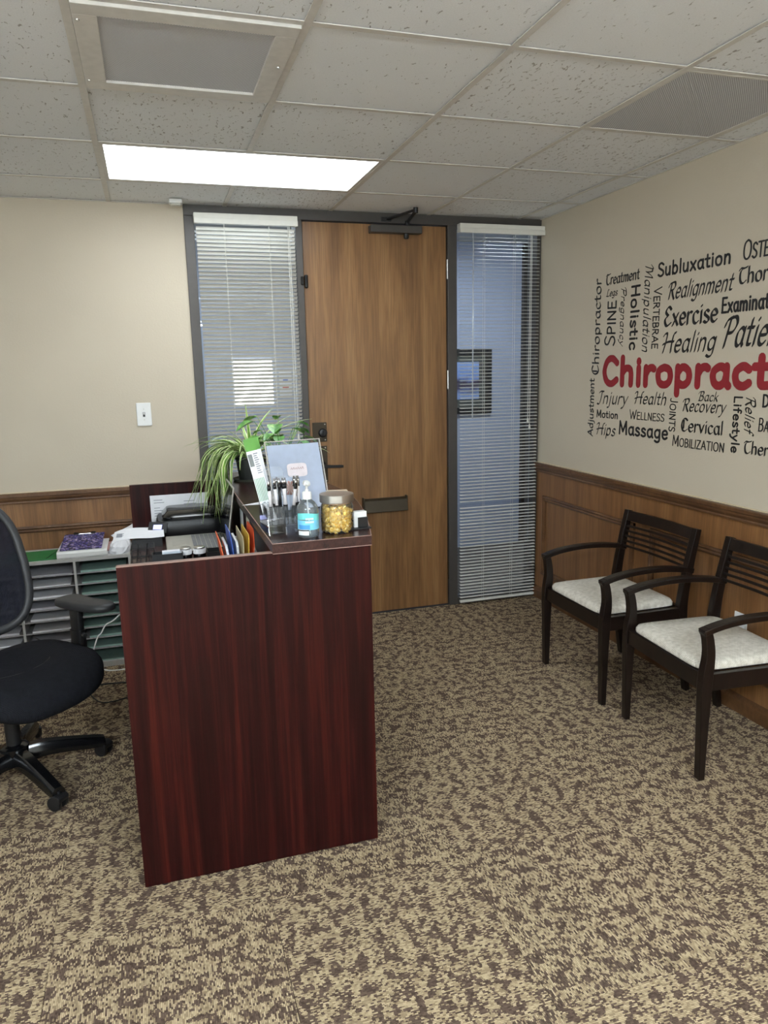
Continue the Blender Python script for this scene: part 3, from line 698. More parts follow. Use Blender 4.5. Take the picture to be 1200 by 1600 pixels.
WORDS = [
('Treatment','u','R',0.749,2.006,0.295,0.000,0.056,'small black broad-pen word Treatment at the upper left of the wall lettering'),
('Legs','c','R',0.755,1.943,0.105,-0.004,0.037,'tiny black script word Legs under Treatment'),
('Subluxation','s','R',1.190,1.993,0.490,0.001,0.073,'bold black rounded word Subluxation along the top of the lettering'),
('OSTE','t','R',1.752,1.997,0.140,-0.003,0.085,'thin black capitals beginning OSTE at the top right edge','OPATHY'),
('Realignment','c','R',1.277,1.882,0.434,0.004,0.076,'black slanted script word Realignment below Subluxation'),
('Thor','u','R',1.741,1.903,0.160,0.001,0.066,'black broad-pen word beginning Thor at the right edge','acic'),
('Exercise','u','R',1.257,1.753,0.369,-0.003,0.091,'heavy black broad-pen word Exercise above Healing'),
('Examinat','s','R',1.646,1.784,0.266,0.001,0.073,'bold black word beginning Examinat beside Exercise','ion'),
('Healing','c','R',1.255,1.626,0.375,0.0,0.093,'black script word Healing just above the red lettering'),
('Patie','c','R',1.667,1.640,0.258,0.0,0.125,'large black script word beginning Patie at the right edge','nt'),
('Chiropract','b','R',0.738,1.447,1.19,0.001,0.178,'huge bold red word across the middle of the lettering','ic'),
('Injury','c','R',0.709,1.355,0.283,0.0,0.070,'black script word Injury under the start of the red word'),
('Health','c','R',1.049,1.366,0.262,0.0,0.062,'black script word Health right of Injury'),
('Back','c','R',1.533,1.396,0.133,0.0,0.043,'small black script word Back above Recovery'),
('Motion','s','R',0.694,1.272,0.206,0.0,0.047,'small black word Motion under Injury'),
('WELLNESS','t','R',1.006,1.281,0.285,0.0,0.052,'thin black capitals WELLNESS under Health'),
('Recovery','c','R',1.426,1.344,0.289,0.0,0.058,'black script word Recovery under Back'),
('Hips','c','R',0.703,1.178,0.188,0.0,0.065,'black script word Hips at the lower left of the lettering'),
('Massage','s','R',0.913,1.190,0.408,0.0,0.080,'bold black word Massage beside Hips'),
('Cervical','u','R',1.422,1.246,0.282,0.0,0.062,'black broad-pen word Cervical under Recovery'),
('MOBILIZATION','t','R',1.363,1.167,0.352,0.0,0.056,'thin black capitals MOBILIZATION along the bottom'),
('BA','t','R',1.907,1.277,0.055,0.0,0.060,'thin black capitals BA cut off at the right edge'),
('Ther','u','R',1.838,1.178,0.134,0.0,0.054,'black broad-pen word beginning Ther at the bottom right edge','apy'),
('D','s','R',1.920,1.379,0.034,0.0,0.058,'bold black capital D cut off at the right edge'),
('Chiropractor','u','U',0.700,1.514,0,0.534,0.066,'black broad-pen word running upward along the left side of the lettering'),
('Adjustment','u','U',0.662,1.159,0,0.336,0.052,'small black word Adjustment running upward at the lower left'),
('SPINE','t','U',0.853,1.670,0,0.238,0.105,'black capitals SPINE running upward under Legs'),
('Pregnancy','c','D',0.893,1.975,0,0.309,0.044,'small black script word Pregnancy running downward beside SPINE'),
('Holistic','s','D',0.978,1.982,0,0.329,0.080,'bold black word Holistic running downward'),
('Manipulation','c','D',1.092,2.064,0,0.438,0.060,'black script word Manipulation running downward beside Holistic'),
('VERTEBRAE','t','D',1.168,1.951,0,0.300,0.064,'thin black capitals VERTEBRAE running downward'),
('JOINTS','t','D',1.332,1.404,0,0.162,0.060,'thin black capitals JOINTS running downward under the red word'),
('Lifestyle','s','D',1.758,1.425,0,0.247,0.053,'bold black word Lifestyle running downward near the right edge'),
('Relief','c','D',1.831,1.422,0,0.159,0.053,'black script word Relief running downward beside Lifestyle')]
for w_ in WORDS: word(*w_)
# ================================================================== RECEPTION DESK
desk = thing('reception_desk', (0, -1.44, 0), 0, 'dark mahogany reception desk with a raised bow front counter', 'desk')
ZT, ZP, ZC = 0.82, 1.035, 1.065
DY = 1.44
MB().box(0, 0.756, -2.28+DY, -2.255+DY, 0.006, ZP-0.002).build('end_panel', M['mahog'], desk)
MB().box(0, 0.756, -2.28+DY, -2.255+DY, ZP-0.002, ZP).build('edge_banding', M['edge'], desk)
MB().box(0, 0.44, -0.625+DY, -0.6+DY, 0.006, ZP).build('end_panel', M['mahog'], desk)
MB().box(0.47, 0.495, -2.255+DY, -0.6+DY, 0.006, ZP).build('front_panel', M['mahog'], desk)
MB().box(0.003, 0.47, -2.255+DY, -0.625+DY, ZT-0.028, ZT).build('worktop', M['mahogtop'], desk, bev=0.001)
front = crom([(0.757,-2.292+DY),(0.80,-2.117+DY),(0.846,-1.9+DY),(0.885,-1.65+DY),(0.898,-1.44+DY),(0.885,-1.2+DY),(0.846,-0.97+DY),(0.757,-0.588+DY)], 5)
MB().prism([(0.446,-0.588+DY),(0.446,-2.292+DY)]+front, ZP, ZC-0.0015, 'z').build('counter_top', M['mahogtop'], desk)
ring = [(0.446,-0.588+DY),(0.446,-2.292+DY)]+front
inner = [(x+(0.0025 if x < 0.5 else -0.0025), y+(0.0025 if y < 0 else -0.0025)) for x, y in ring]
MB().prism(inner, ZC-0.0015, ZC, 'z').build('counter_surface', M['mahogtop'], desk)
n = len(ring)
e = MB()
for i in range(n):
    a, b, c, d = ring[i], ring[(i+1) % n], inner[(i+1) % n], inner[i]
    e.add([(a[0],a[1],ZC-0.0014),(b[0],b[1],ZC-0.0014),(c[0],c[1],ZC),(d[0],d[1],ZC)], [(0,1,2,3)])
e.build('edge_line', M['edge'], desk)
MB().box(0.447, 0.757, -2.2915+DY, -2.2805+DY, ZP-0.0025, ZP).build('edge_line', M['edge'], desk)
for (x, y) in ((0.06,-2.268),(0.68,-2.268),(0.06,-0.612),(0.4,-0.612)):
    MB().lathe([(0.012,0),(0.012,0.006)], 10, x, y+DY).build('leveling_foot', M['black'], desk)
MB().box(0.50, 0.72, -2.255+DY, -2.23+DY, 0.006, ZP).build('counter_support', M['mahog'], desk)

# ---------------------------------------------------------------- laptop
lt = thing('laptop', (0.275, -1.14, ZT), 0, 'open silver laptop facing the office chair on the desk', 'laptop')
M['silver'] = plain('laptop_silver', rgb(186,182,172), 0.35, 0.3, 0.5, 0.02)
MB().box(-0.125, 0.125, -0.16, 0.16, 0.004, 0.018).build('laptop_base', M['silver'], lt, bev=0.004)
MB().box(-0.10, -0.025, -0.055, 0.055, 0.018, 0.0185).build('touchpad', plain('touchpad', rgb(172,168,158), 0.3), lt)
k = MB()
for r in range(6):
    for c in range(14):
        k.box(-0.012+r*0.019, -0.012+r*0.019+0.0165, -0.145+c*0.0208, -0.145+c*0.0208+0.018, 0.018, 0.0195)
k.build('keyboard', plain('laptop_keys', rgb(122,122,124), 0.5), lt)['kind'] = 'stuff'
MB().box(0.105, 0.112, -0.13, 0.13, 0.018, 0.0186).build('speaker_strip', M['black'], lt)
sc = MB().box(0, 0.007, -0.16, 0.16, 0, 0.258).build('screen_lid', M['silver'], lt, bev=0.003, loc=(0.122,0,0.018), rot=(0, R_(9), 0))
MB().box(-0.0012, 0, -0.154, 0.154, 0.006, 0.252).build('screen_glass', plain('screen_dark', rgb(24,24,32), 0.06, 0, 0.6, 0), sc)
MB().tube([(0.12,-0.13,0.016),(0.12,0.13,0.016)], 0.006, 8).build('hinge_bar', M['darkgrey'], lt)

# ---------------------------------------------------------------- printer
pr = thing('printer', (0.27, -0.79, ZT), 0, 'black compact inkjet printer behind the laptop', 'printer')
def rring(a, b, z, cx=0, cy=0, e=6): return sell(a, b, 32, e, cx, cy, z)
MB().loft([rring(0.15,0.13,0.0), rring(0.155,0.136,0.012), rring(0.155,0.136,0.055), rring(0.148,0.128,0.075)]).build('printer_body', M['black'], pr, auto=40)
MB().loft([rring(0.135,0.118,0.074,0.01,0.005), rring(0.138,0.12,0.09,0.01,0.005), rring(0.118,0.098,0.112,0.012,0.012)]).build('scanner_lid', M['blackgloss'], pr, auto=40)
MB().box(-0.10, 0.12, -0.05, 0.0, 0.1125, 0.114).build('output_slot', M['darkgrey'], pr)
ob = MB().prism([(-0.14,0.03),(-0.175,0.035),(-0.145,0.078),(-0.125,0.09)], -0.115, -0.02, 'x')
ob.v = [(v[1], v[0]+0.02, v[2]) for v in ob.v]
MB().box(-0.045, 0.045, -0.004, 0.004, -0.03, 0.03).build('control_panel', M['darkgrey'], pr, bev=0.003, loc=(-0.15,-0.125,0.05), rot=(R_(-40),0,R_(-20)))
MB().box(-0.02, 0.02, -0.0055, -0.004, -0.012, 0.012).build('status_screen', emis('printer_screen', rgb(110,120,220), 0.9), pr, loc=(-0.15,-0.125,0.05), rot=(R_(-40),0,R_(-20)))
MB().box(-0.02, 0.02, -0.132, -0.129, 0.052, 0.058).build('front_logo', M['steel'], pr)

# ---------------------------------------------------------------- things at the near edge of the worktop
def tin(x, y, label):
    t = thing('round_tin', (x, y, ZT), 0, label, 'tin', 'small round tins on the desk')
    MB().lathe([(0.023,0),(0.025,0.003),(0.025,0.022)], 24).build('tin_body', M['blackgloss'], t, auto=40)
    MB().lathe([(0.0255,0.022),(0.0255,0.04),(0.024,0.042)], 24).build('paper_band', M['paper'], t, auto=40)
    MB().lathe([(0.0235,0.042),(0.0235,0.048),(0.020,0.05),(0.004,0.05)], 24).build('tin_lid', M['steel'], t, auto=40)
tin(0.222, -1.375, 'small silver lidded round tin nearer the card box'); tin(0.278, -1.378, 'small silver lidded round tin nearer the black tray')
t = thing('card_box', (0.15, -1.40, ZT), 0, 'low black card box with pale cards beside the tins', 'box')
f = MB()
for (x0,x1,y0,y1) in ((-0.06,0.06,-0.03,-0.027),(-0.06,0.06,0.027,0.03),(-0.06,-0.057,-0.027,0.027),(0.057,0.06,-0.027,0.027)): f.box(x0,x1,y0,y1,0,0.04)
f.box(-0.057,0.057,-0.027,0.027,0,0.003); f.build('box_body', M['black'], t)
for k_ in range(4): MB().box(-0.02, 0.05, -0.02+k_*0.011, -0.0185+k_*0.011, 0.003, 0.047).build('card', plain('card_blue', rgb(196,206,216), 0.6) if k_ == 0 else M['paper'], t)
t = thing('desk_tray', (0.368, -1.37, ZT), 0, 'shallow black desk tray right of the tins', 'tray')
f = MB()
for (x0,x1,y0,y1) in ((-0.06,0.06,-0.04,-0.036),(-0.06,0.06,0.036,0.04),(-0.06,-0.056,-0.036,0.036),(0.056,0.06,-0.036,0.036)): f.box(x0,x1,y0,y1,0,0.028)
f.box(-0.056,0.056,-0.036,0.036,0,0.004); f.build('tray_body', M['black'], t)
MB().lathe([(0.008,0.004),(0.009,0.006),(0.009,0.018),(0.007,0.02)], 16, 0.01, -0.012).build('white_cap', M['white'], t, auto=40)
# standing folders at the counter wall
def sheet_xz(name, x, y, w, h, z, mat, lean, label, cat, grp, rz=0, notch=0.0):
    t = MB().prism([(-w/2,0),(w/2,0),(w/2,h-notch),(w/2-notch,h),(-w/2+notch*0.4,h),(-w/2,h-notch*0.4)], -0.0012, 0.0012, 'y').build(name, mat, None, loc=(x,y,z), rot=(R_(lean),0,rz))
    return tag(t, label, cat, grp)
cols = [('orange_folder',rgb(224,96,52),'orange folder at the left front of the standing files'),('white_sheets',rgb(226,228,232),'white sheets standing behind the left orange folder'),('blue_folder',rgb(58,92,170),'blue folder standing among the files'),
        ('white_sheets',rgb(232,232,232),'white sheets standing right of the blue folder'),('tan_folder',rgb(206,190,150),'cream folder standing among the files'),('yellow_folder',rgb(226,184,70),'yellow folder standing behind the right orange folder'),('orange_folder',rgb(226,88,40),'large orange folder at the right end of the standing files')]
g_ = 'files standing on the desk'
fo = thing('file_stand', (0.405, -1.79, ZT), 0, 'clear upright file stand at the counter wall', 'file holder')
M['acrylic'] = thin_glass('clear_acrylic', (0.97,0.975,0.98,1), 1.0, 0.03, 0.03)
MB().box(-0.055, 0.06, -0.12, 0.12, 0, 0.003).build('stand_base', M['acrylic'], fo)
MB().box(-0.058, -0.055, -0.12, 0.12, 0, 0.10).build('stand_side', M['acrylic'], fo); MB().box(0.06, 0.063, -0.12, 0.12, 0, 0.10).build('stand_side', M['acrylic'], fo)
for i, (nm, c, lab) in enumerate(cols):
    x = 0.352+i*0.0122; ln = (-9+i*2.5)
    h = [0.175,0.15,0.195,0.16,0.182,0.188,0.2][i]; dpt = [0.2,0.16,0.22,0.17,0.22,0.22,0.22][i]
    o = MB().prism([(-dpt/2,0),(dpt/2,0),(dpt/2,h-0.004),(dpt/2-0.02,h),(-dpt/2+0.05,h),(-dpt/2,h-0.05)] if i in (0,2,6) else [(-dpt/2,0),(dpt/2,0),(dpt/2,h),(-dpt/2+0.015,h),(-dpt/2,h-0.015)], -0.0013 if i != 1 and i != 3 else -0.004, 0.0013 if i != 1 and i != 3 else 0.004, 'x').build(nm, plain('file_'+str(i), c, 0.6), None, loc=(x,-1.79,ZT+0.0035), rot=(0,R_(ln),0))
    tag(o, lab, 'folder' if 'folder' in nm else 'paper', g_)
o = MB().prism([(-0.03,0),(0.03,0),(0.03,0.085),(0.012,0.1),(-0.03,0.095)], -0.0008, 0.0008, 'y').build('white_note', M['paper'], None, loc=(0.435,-1.47,ZT), rot=(R_(-14),R_(8),R_(30)))
tag(o, 'curled white note standing between the laptop and the files', 'paper')
# notices inside the desk
def lines_mesh(w, h, n, seed, z0=0.12):
    rnd = random.Random(seed); m = MB()
    for i in range(n):
        z = h*(1-z0)-i*h*(0.8/n)
        ln = rnd.uniform(0.25, 0.8)
        if rnd.random() < 0.22: continue
        m.box(-w/2+0.012, -w/2+0.012+(w-0.03)*ln, -0.0014, -0.0008, z, z+h*0.012)
    return m
M['print'] = plain('print_grey', rgb(120,124,134), 0.8)
t = thing('taped_notice', (0.2325, -0.626, 0.762), 0, 'printed white notice taped to the inside of the desk end panel', 'notice')
MB().box(-0.14, 0.14, -0.0008, 0, 0, 0.215).build('sheet', M['paper'], t)
lines_mesh(0.14, 0.215, 13, 3).build('printed_lines', M['print'], t, loc=(-0.065,0,0))
lines_mesh(0.12, 0.2, 11, 5).build('printed_lines', M['print'], t, loc=(0.07,0,0))
for i, (y, z, c) in enumerate(((-1.62, 0.90, rgb(206,206,196)), (-1.5, 0.93, rgb(190,194,180)), (-1.28, 0.92, rgb(226,228,230)))):
    o = MB().box(-0.001, 0, -0.05, 0.05, -0.06, 0.07).build('pinned_note', plain('note_'+str(i), c, 0.8), None, loc=(0.4695, y, z))
    tag(o, ['pale grey note pinned under the counter edge nearest the files', 'greenish note pinned under the counter, second from the files', 'white note pinned under the counter behind the laptop'][i], 'note', 'notes under the counter')
# black letter tray and the long sheet hanging over the desk edge
t = thing('letter_tray', (0.075, -0.95, ZT), 0, 'black letter tray at the chair side of the desk', 'tray')
f = MB().box(-0.07, 0.06, -0.14, 0.14, 0, 0.004)
for (x0,x1,y0,y1) in ((-0.07,0.06,-0.14,-0.136),(-0.07,0.06,0.136,0.14),(0.056,0.06,-0.136,0.136)): f.box(x0,x1,y0,y1,0.004,0.036)
f.build('tray_body', M['black'], t)
sp_ = crom([(-0.10,-0.006),(-0.06,0.006),(0.0,0.008),(0.06,0.004),(0.12,0.006)], 4)
m = MB()
for i in range(len(sp_)-1):
    (x0,z0),(x1,z1) = sp_[i], sp_[i+1]
    m.add([(x0,-0.12,z0),(x1,-0.12,z1),(x1,0.12,z1),(x0,0.12,z0),(x0,-0.12,z0+0.0008),(x1,-0.12,z1+0.0008),(x1,0.12,z1+0.0008),(x0,0.12,z0+0.0008)], [(3,2,1,0),(4,5,6,7),(0,1,5,4),(2,3,7,6)])
o = m.build('printed_sheet', M['paper'], None, loc=(0.025,-0.97,ZT+0.036)); tag(o, 'long white printed sheet lying over the black tray and desk edge', 'paper')
m = MB()
for i in range(6): m.box(-0.085+0.0*i, -0.06+0.005*(i%3), -0.06+i*0.014, -0.055+i*0.014, 0.0065, 0.0075)
m.build('printed_lines', M['print'], o)
# wire basket
t = thing('wire_basket', (0.055, -1.33, ZT), 0, 'small black wire basket at the corner of the desk', 'basket')
for z in (0.0025, 0.03, 0.06):
    MB().tube([(-0.045,-0.05,z),(0.045,-0.05,z),(0.045,0.05,z),(-0.045,0.05,z),(-0.045,-0.05,z)], 0.002, 6).build('rim_wire', M['black'], t)
for i in range(6):
    x = -0.045+i*0.018
    for y in (-0.05, 0.05): MB().tube([(x,y,0.002),(x+(0.012 if i % 2 else -0.012)*(0 if i in (0,5) else 1),y,0.06)], 0.0013, 5).build('side_wire', M['black'], t)
    MB().tube([(x,-0.05,0.002),(x,0.05,0.002)], 0.0013, 5).build('floor_wire', M['black'], t)

# ================================================================== ON THE COUNTER
# sign holder
base_a = Vector((0.555,-1.80,ZC)); base_b = Vector((0.752,-1.66,ZC))
mid = (base_a+base_b)/2; rz = math.atan2(base_b.y-base_a.y, base_b.x-base_a.x)
rz = R_(12)
sg = thing('sign_holder', (0.645, -1.77, ZC), rz, 'slanted clear acrylic sign holder showing the pale back of a sheet', 'sign holder')
ln = R_(-17); M['signacrylic'] = thin_glass('sign_acrylic', (0.96,0.97,0.98,1), 0.5, 0.08, 0.03)
M['signpaper'] = plain('sign_back', rgb(206,213,230), 0.7, 0, 0.2, 0.05)
bp = MB().box(-0.109, 0.109, -0.002, 0.002, 0.0, 0.262).build('acrylic_panel', M['signacrylic'], sg, rot=(ln,0,0), bev=0.001)
MB().box(-0.105, 0.105, 0.0022, 0.003, 0.004, 0.25).build('sheet', M['signpaper'], bp)
MB().prism(sell(0.04,0.026,24,5), 0.0025, 0.0032, 'z').xf(Matrix.Translation((0.0,0,0.15)) @ Matrix.Rotation(R_(90),4,'X')).build('sticker', plain('sticker_pale', rgb(236,226,230), 0.6), bp)
sq = MB()
for i in range(6):
    sq.tube([(-0.026+i*0.009,-0.0041,0.153),(-0.022+i*0.009,-0.0041,0.159+0.002*(i%2)),(-0.019+i*0.009,-0.0041,0.152)], 0.0007, 4)
sq.build('sticker_writing', plain('sticker_red', rgb(170,110,110), 0.7), bp)
MB().box(-0.109, 0.109, 0.0, 0.09, 0.0, 0.003).build('acrylic_foot', M['acrylic'], sg)
MB().box(-0.112, -0.109, -0.002, 0.003, 0.0, 0.262).build('panel_edge', plain('acrylic_edge', rgb(206,198,190), 0.3), sg, rot=(ln,0,0))
MB().box(0.109, 0.112, -0.002, 0.003, 0.0, 0.262).build('panel_edge', bpy.data.materials['acrylic_edge'], sg, rot=(ln,0,0))
MB().box(-0.112, 0.112, -0.002, 0.003, 0.262, 0.265).build('panel_edge', bpy.data.materials['acrylic_edge'], sg, rot=(ln,0,0))
# pen and leaflet holder
ph = thing('pen_holder', (0.505, -2.10, ZC), R_(4), 'clear acrylic holder with pens and leaflets at the near end of the counter', 'holder')
A = M['acrylic']
MB().box(-0.055, 0.075, 0.052, 0.055, 0, 0.175).build('back_panel', A, ph, rot=(R_(-8),0,0))
MB().box(-0.055, 0.075, -0.055, -0.052, 0.03, 0.085).build('front_panel', A, ph)
for x in (-0.055, 0.0, 0.073): MB().prism([(-0.075,0),(0.06,0),(0.06,0.1),(-0.052,0.08)], x, x+0.002, 'x').build('divider', A, ph)
MB().box(-0.055, 0.075, -0.052, 0.052, 0.028, 0.03).build('holder_floor', A, ph)
for x in (-0.045, 0.03): MB().prism([(x,-0.075),(x+0.05,-0.06),(x+0.01,-0.02)], 0.0, 0.003, 'z').build('foot', A, ph)
MB().prism(sell(0.035,0.045,24,4), 0.0, 0.002, 'z').xf(Matrix.Translation((-0.01,0.03,0.16)) @ Matrix.Rotation(R_(82),4,'X')).build('header_panel', A, ph)
# leaflets
def leaflet(x, y, lean, k, label):
    t = thing('leaflet', (x, y, ZC+0.031), R_(8), label, 'leaflet', 'leaflets in the clear holder')
    body = MB().box(-0.019, 0.019, -0.0006, 0.0006, 0, 0.275).build('sheet', M['paper'], t, rot=(R_(-10),R_(lean),0))
    MB().box(-0.019, 0.019, -0.0012, -0.0007, 0.235, 0.275).build('green_header', plain('leaf_green', rgb(98,158,66), 0.6) if k == 0 else bpy.data.materials['leaf_green'], body)
    if k == 0:
        MB().box(-0.017, -0.003, -0.0012, -0.0007, 0.185, 0.225).build('photo_block', plain('leaf_photo', rgb(120,124,124), 0.6), body)
        m = MB()
        for i in range(10): m.box(0.001, 0.016-0.002*(i%3), -0.0012, -0.0007, 0.16+i*0.007, 0.163+i*0.007)
        m.build('printed_lines', M['print'], body)
        m = MB()
        for i in range(7): m.box(-0.017+i*0.005, -0.0145+i*0.005, -0.0012, -0.0007, 0.07, 0.145)
        m.build('green_stripes', plain('leaf_stripe', rgb(128,168,140), 0.6), body)
        m = MB()
        rnd = random.Random(4)
        for i in range(60):
            a, b = rnd.uniform(-0.018,0.013), rnd.uniform(0.003,0.065); m.box(a, a+rnd.uniform(0.002,0.006), -0.0012, -0.0007, b, b+0.0022)
        m.build('print_speckle', plain('leaf_speck', rgb(150,160,164), 0.6), body)
leaflet(0.474, -2.10, -10, 0, 'green headed leaflet leaning left out of the clear holder'); leaflet(0.480, -2.08, -8, 1, 'leaflet behind the green headed leaflet in the clear holder')
# pens
pw = plain('pen_white', rgb(222,218,220), 0.35); M['chrome'] = plain('chrome', rgb(200,200,204), 0.12, 1.0, 0.5, 0)
def pen(x, y, ax, ay, label, white=True):
    t = thing('pen', (x, y, ZC+0.031), 0, label, 'pen', 'pens in the clear holder'); t.rotation_euler = (R_(ax), R_(ay), random.uniform(0,6))
    MB().lathe([(0.0012,0.0),(0.003,0.008),(0.0045,0.014)], 10).build('tip', M['chrome'], t, smooth=True)
    MB().lathe([(0.0048,0.014),(0.0055,0.03),(0.0055,0.055)], 10).build('grip', M['black'], t, smooth=True)
    MB().lathe([(0.0052,0.055),(0.0052,0.108)], 10).build('barrel', pw if white else M['black'], t, smooth=True)
    MB().lathe([(0.0055,0.108),(0.0055,0.122)], 10).build('collar', M['black'], t, smooth=True)
    MB().lathe([(0.0054,0.122),(0.005,0.134),(0.003,0.136),(0.003,0.142),(0.001,0.143)], 10).build('clicker', M['chrome'], t, smooth=True)
    MB().box(0.006, 0.0075, -0.002, 0.002, 0.085, 0.128).build('clip', M['chrome'], t)
rnd = random.Random(11)
names = ['leftmost','second from left','third from left','fourth from left','fifth from left','sixth from left','seventh from left','eighth from left','ninth from left','rightmost']
for i in range(10):
    pen(0.475+i*0.0105, -2.13+rnd.uniform(-0.012,0.03)+0.02*(i%2), rnd.uniform(-7,4), -9+i*2.6, 'white and black click pen, '+names[i]+' in the clear holder', i % 4 != 3)
# pink patterned disc behind the pens
pk = NT('pinwheel_print'); tc = pk.n('ShaderNodeTexCoord'); sx_ = pk.n('ShaderNodeSeparateXYZ'); pk.l(tc.outputs['Object'], sx_.inputs[0])
an = pk.math('ARCTAN2', sx_.outputs[2], sx_.outputs[0]); pk.col(pk.ramp(pk.math('ADD', pk.math('MULTIPLY', pk.math('SINE', pk.math('MULTIPLY', an, 12.0)), 0.5), 0.5), [(0.35, rgb(226,218,216)), (0.65, rgb(206,150,142))]))
o = MB().lathe([(0.0235,-0.001),(0.0235,0.001)], 28).xf(Matrix.Rotation(R_(90),4,'X')).build('round_card', pk.m, None, loc=(0.553,-2.03,ZC+0.125), rot=(R_(-10),0,0))
tag(o, 'round white card with pink rays propped behind the pens', 'card')
st_ = MB().box(-0.004, 0.004, -0.001, 0.001, -0.125, -0.02).build('card_stick', M['acrylic'], o)
# hand sanitizer
hs = thing('sanitizer_bottle', (0.568, -2.238, ZC), 0, 'clear pump bottle of hand sanitizer with a blue label', 'bottle')
prof = [(0.0,0.0),(0.028,0.0),(0.032,0.004),(0.0335,0.012),(0.0335,0.085),(0.031,0.098),(0.024,0.11),(0.015,0.117),(0.0125,0.12),(0.0125,0.125)]
MB().lathe(prof, 28, cap=False).build('bottle_shell', thin_glass('bottle_plastic', (0.95,0.97,0.98,1), 1.8, 0.05, 0.08), hs, smooth=True)
MB().lathe([(0.0,0.003),(0.030,0.004),(0.031,0.01),(0.031,0.07),(0.0,0.07)], 24, cap=False).build('gel', thin_glass('gel', (0.86,0.94,0.97,1), 0.4, 0.1, 0.05, (0.7,0.85,0.9,1)), hs, smooth=True)
def arc_strip(r, a0, a1, z0, z1, n=14, wave=0):
    m = MB(); vs = []; fs = []
    for i in range(n+1):
        a = a0+(a1-a0)*i/n; w_ = wave*math.sin(i/n*5)
        vs += [(r*math.cos(a), r*math.sin(a), z0+w_), (r*math.cos(a), r*math.sin(a), z1+w_)]
    for i in range(n): fs.append((2*i, 2*i+2, 2*i+3, 2*i+1))
    return m.add(vs, fs)
lb = [(0.0338,R_(190),R_(350),0.028,0.058,'label_blue',rgb(120,196,226),0),(0.0340,R_(195),R_(345),0.058,0.078,'label_teal',rgb(110,206,206),0.003),
      (0.0341,R_(205),R_(268),0.030,0.044,'label_stripe',rgb(70,150,210),0),(0.0343,R_(200),R_(262),0.012,0.030,'label_white',rgb(226,228,230),0),(0.0345,R_(200),R_(262),0.025,0.029,'label_black',rgb(40,40,44),0)]
for r, a0, a1, z0, z1, nm, c, wv in lb: arc_strip(r, a0, a1, z0, z1, wave=wv).build(nm, plain(nm, c, 0.5, 0, 0.5, 0.03), hs, smooth=True)
m = MB()
for i in range(6):
    a = R_(250+i*7); m.box(0.0347*math.cos(a)-0.0014, 0.0347*math.cos(a)+0.0014, 0.0347*math.sin(a)-0.0004, 0.0347*math.sin(a), 0.060, 0.066)
for i in range(7):
    a = R_(248+i*6.5); m.box(0.0347*math.cos(a)-0.0014, 0.0347*math.cos(a)+0.0014, 0.0347*math.sin(a)-0.0004, 0.0347*math.sin(a), 0.050, 0.056)
m.build('label_lettering', M['white'], hs)
MB().lathe([(0.0145,0.120),(0.0145,0.14),(0.012,0.143),(0.006,0.144),(0.006,0.15),(0.004,0.151),(0.004,0.163)], 20).build('pump_collar', M['white'], hs, auto=40)
MB().prism(crom([(-0.010,0.163),(-0.010,0.170),(-0.006,0.176),(0.006,0.176),(0.010,0.170),(0.010,0.163)],3), -0.012, 0.012, 'y').build('pump_head', M['white'], hs, bev=0.003)
MB().tube([(0,0,0.170),(0.0,-0.018,0.171),(0.0,-0.028,0.166)], [0.006,0.005,0.004], 8).build('nozzle', M['white'], hs, smooth=True)
MB().tube([(0,0,0.12),(0.006,0,0.01)], 0.002, 6).build('dip_tube', M['white'], hs)
# candy jar
jr = thing('candy_jar', (0.672, -2.195, ZC), 0, 'glass jar of gold candies with a brushed steel lid', 'jar')
MB().lathe([(0.0,0.0),(0.046,0.0),(0.051,0.004),(0.0525,0.012),(0.0525,0.084),(0.049,0.092),(0.045,0.096),(0.045,0.102)], 36, cap=False).build('glass_body', thin_glass('jar_glass', (0.96,0.97,0.97,1), 1.8, 0.02, 0.03), jr, smooth=True)
MB().lathe([(0.0535,0.098),(0.0545,0.1),(0.0545,0.122),(0.0538,0.1232),(0.0,0.1236)], 40).build('lid', M['steel'], jr, auto=25)
MB().lathe([(0.0458,0.094),(0.0475,0.096),(0.0475,0.099)], 30, cap=False).build('seal_ring', plain('seal_ring', rgb(206,170,140), 0.4), jr, smooth=True)
gold = NT('gold_foil'); gold.col(gold.ramp(gold.noise(gold.coords('Object'), 160, 3), [(0.3, rgb(206,150,40)), (0.5, rgb(240,204,90)), (0.72, rgb(252,240,186))])); gold.b.inputs['Metallic'].default_value = 0.35; gold.b.inputs['Roughness'].default_value = 0.3
gm = []
for v_ in range(4):
    rnd = random.Random(40+v_); m = MB()
    rings = []
    for (z, r) in ((-0.014,0.007),(-0.0085,0.0035),(-0.007,0.008),(0,0.0105),(0.007,0.008),(0.0085,0.0035),(0.014,0.007)):
        rings.append([(r*math.cos(2*math.pi*j/7)*rnd.uniform(0.7,1.2), r*math.sin(2*math.pi*j/7)*rnd.uniform(0.7,1.2), z+rnd.uniform(-0.001,0.001)) for j in range(7)])
    gm.append(m.loft(rings).mesh('candy', gold.m))
rnd = random.Random(5)
nC = 0
for lay in range(6):
    z = 0.013+lay*0.0125
    for (rr, n_) in ((0.0385, 11), (0.021, 6), (0.0, 1)):
        for j in range(n_):
            if lay == 5 and rnd.random() < 0.35: continue
            a = 2*math.pi*(j+rnd.uniform(-0.2,0.2)+0.5*(lay%2))/n_
            o = inst('candy', gm[nC % 4], None, (0.672+rr*math.cos(a), -2.195+rr*math.sin(a), ZC+z+rnd.uniform(-0.003,0.003)), (rnd.uniform(-0.7,0.7), rnd.uniform(-0.7,0.7)+(1.57 if rnd.random() < .45 else 0), rnd.uniform(0,6.3)))
            nC += 1; tag(o, 'small gold wrapped candy inside the glass jar', 'candy', 'gold candies in the jar')
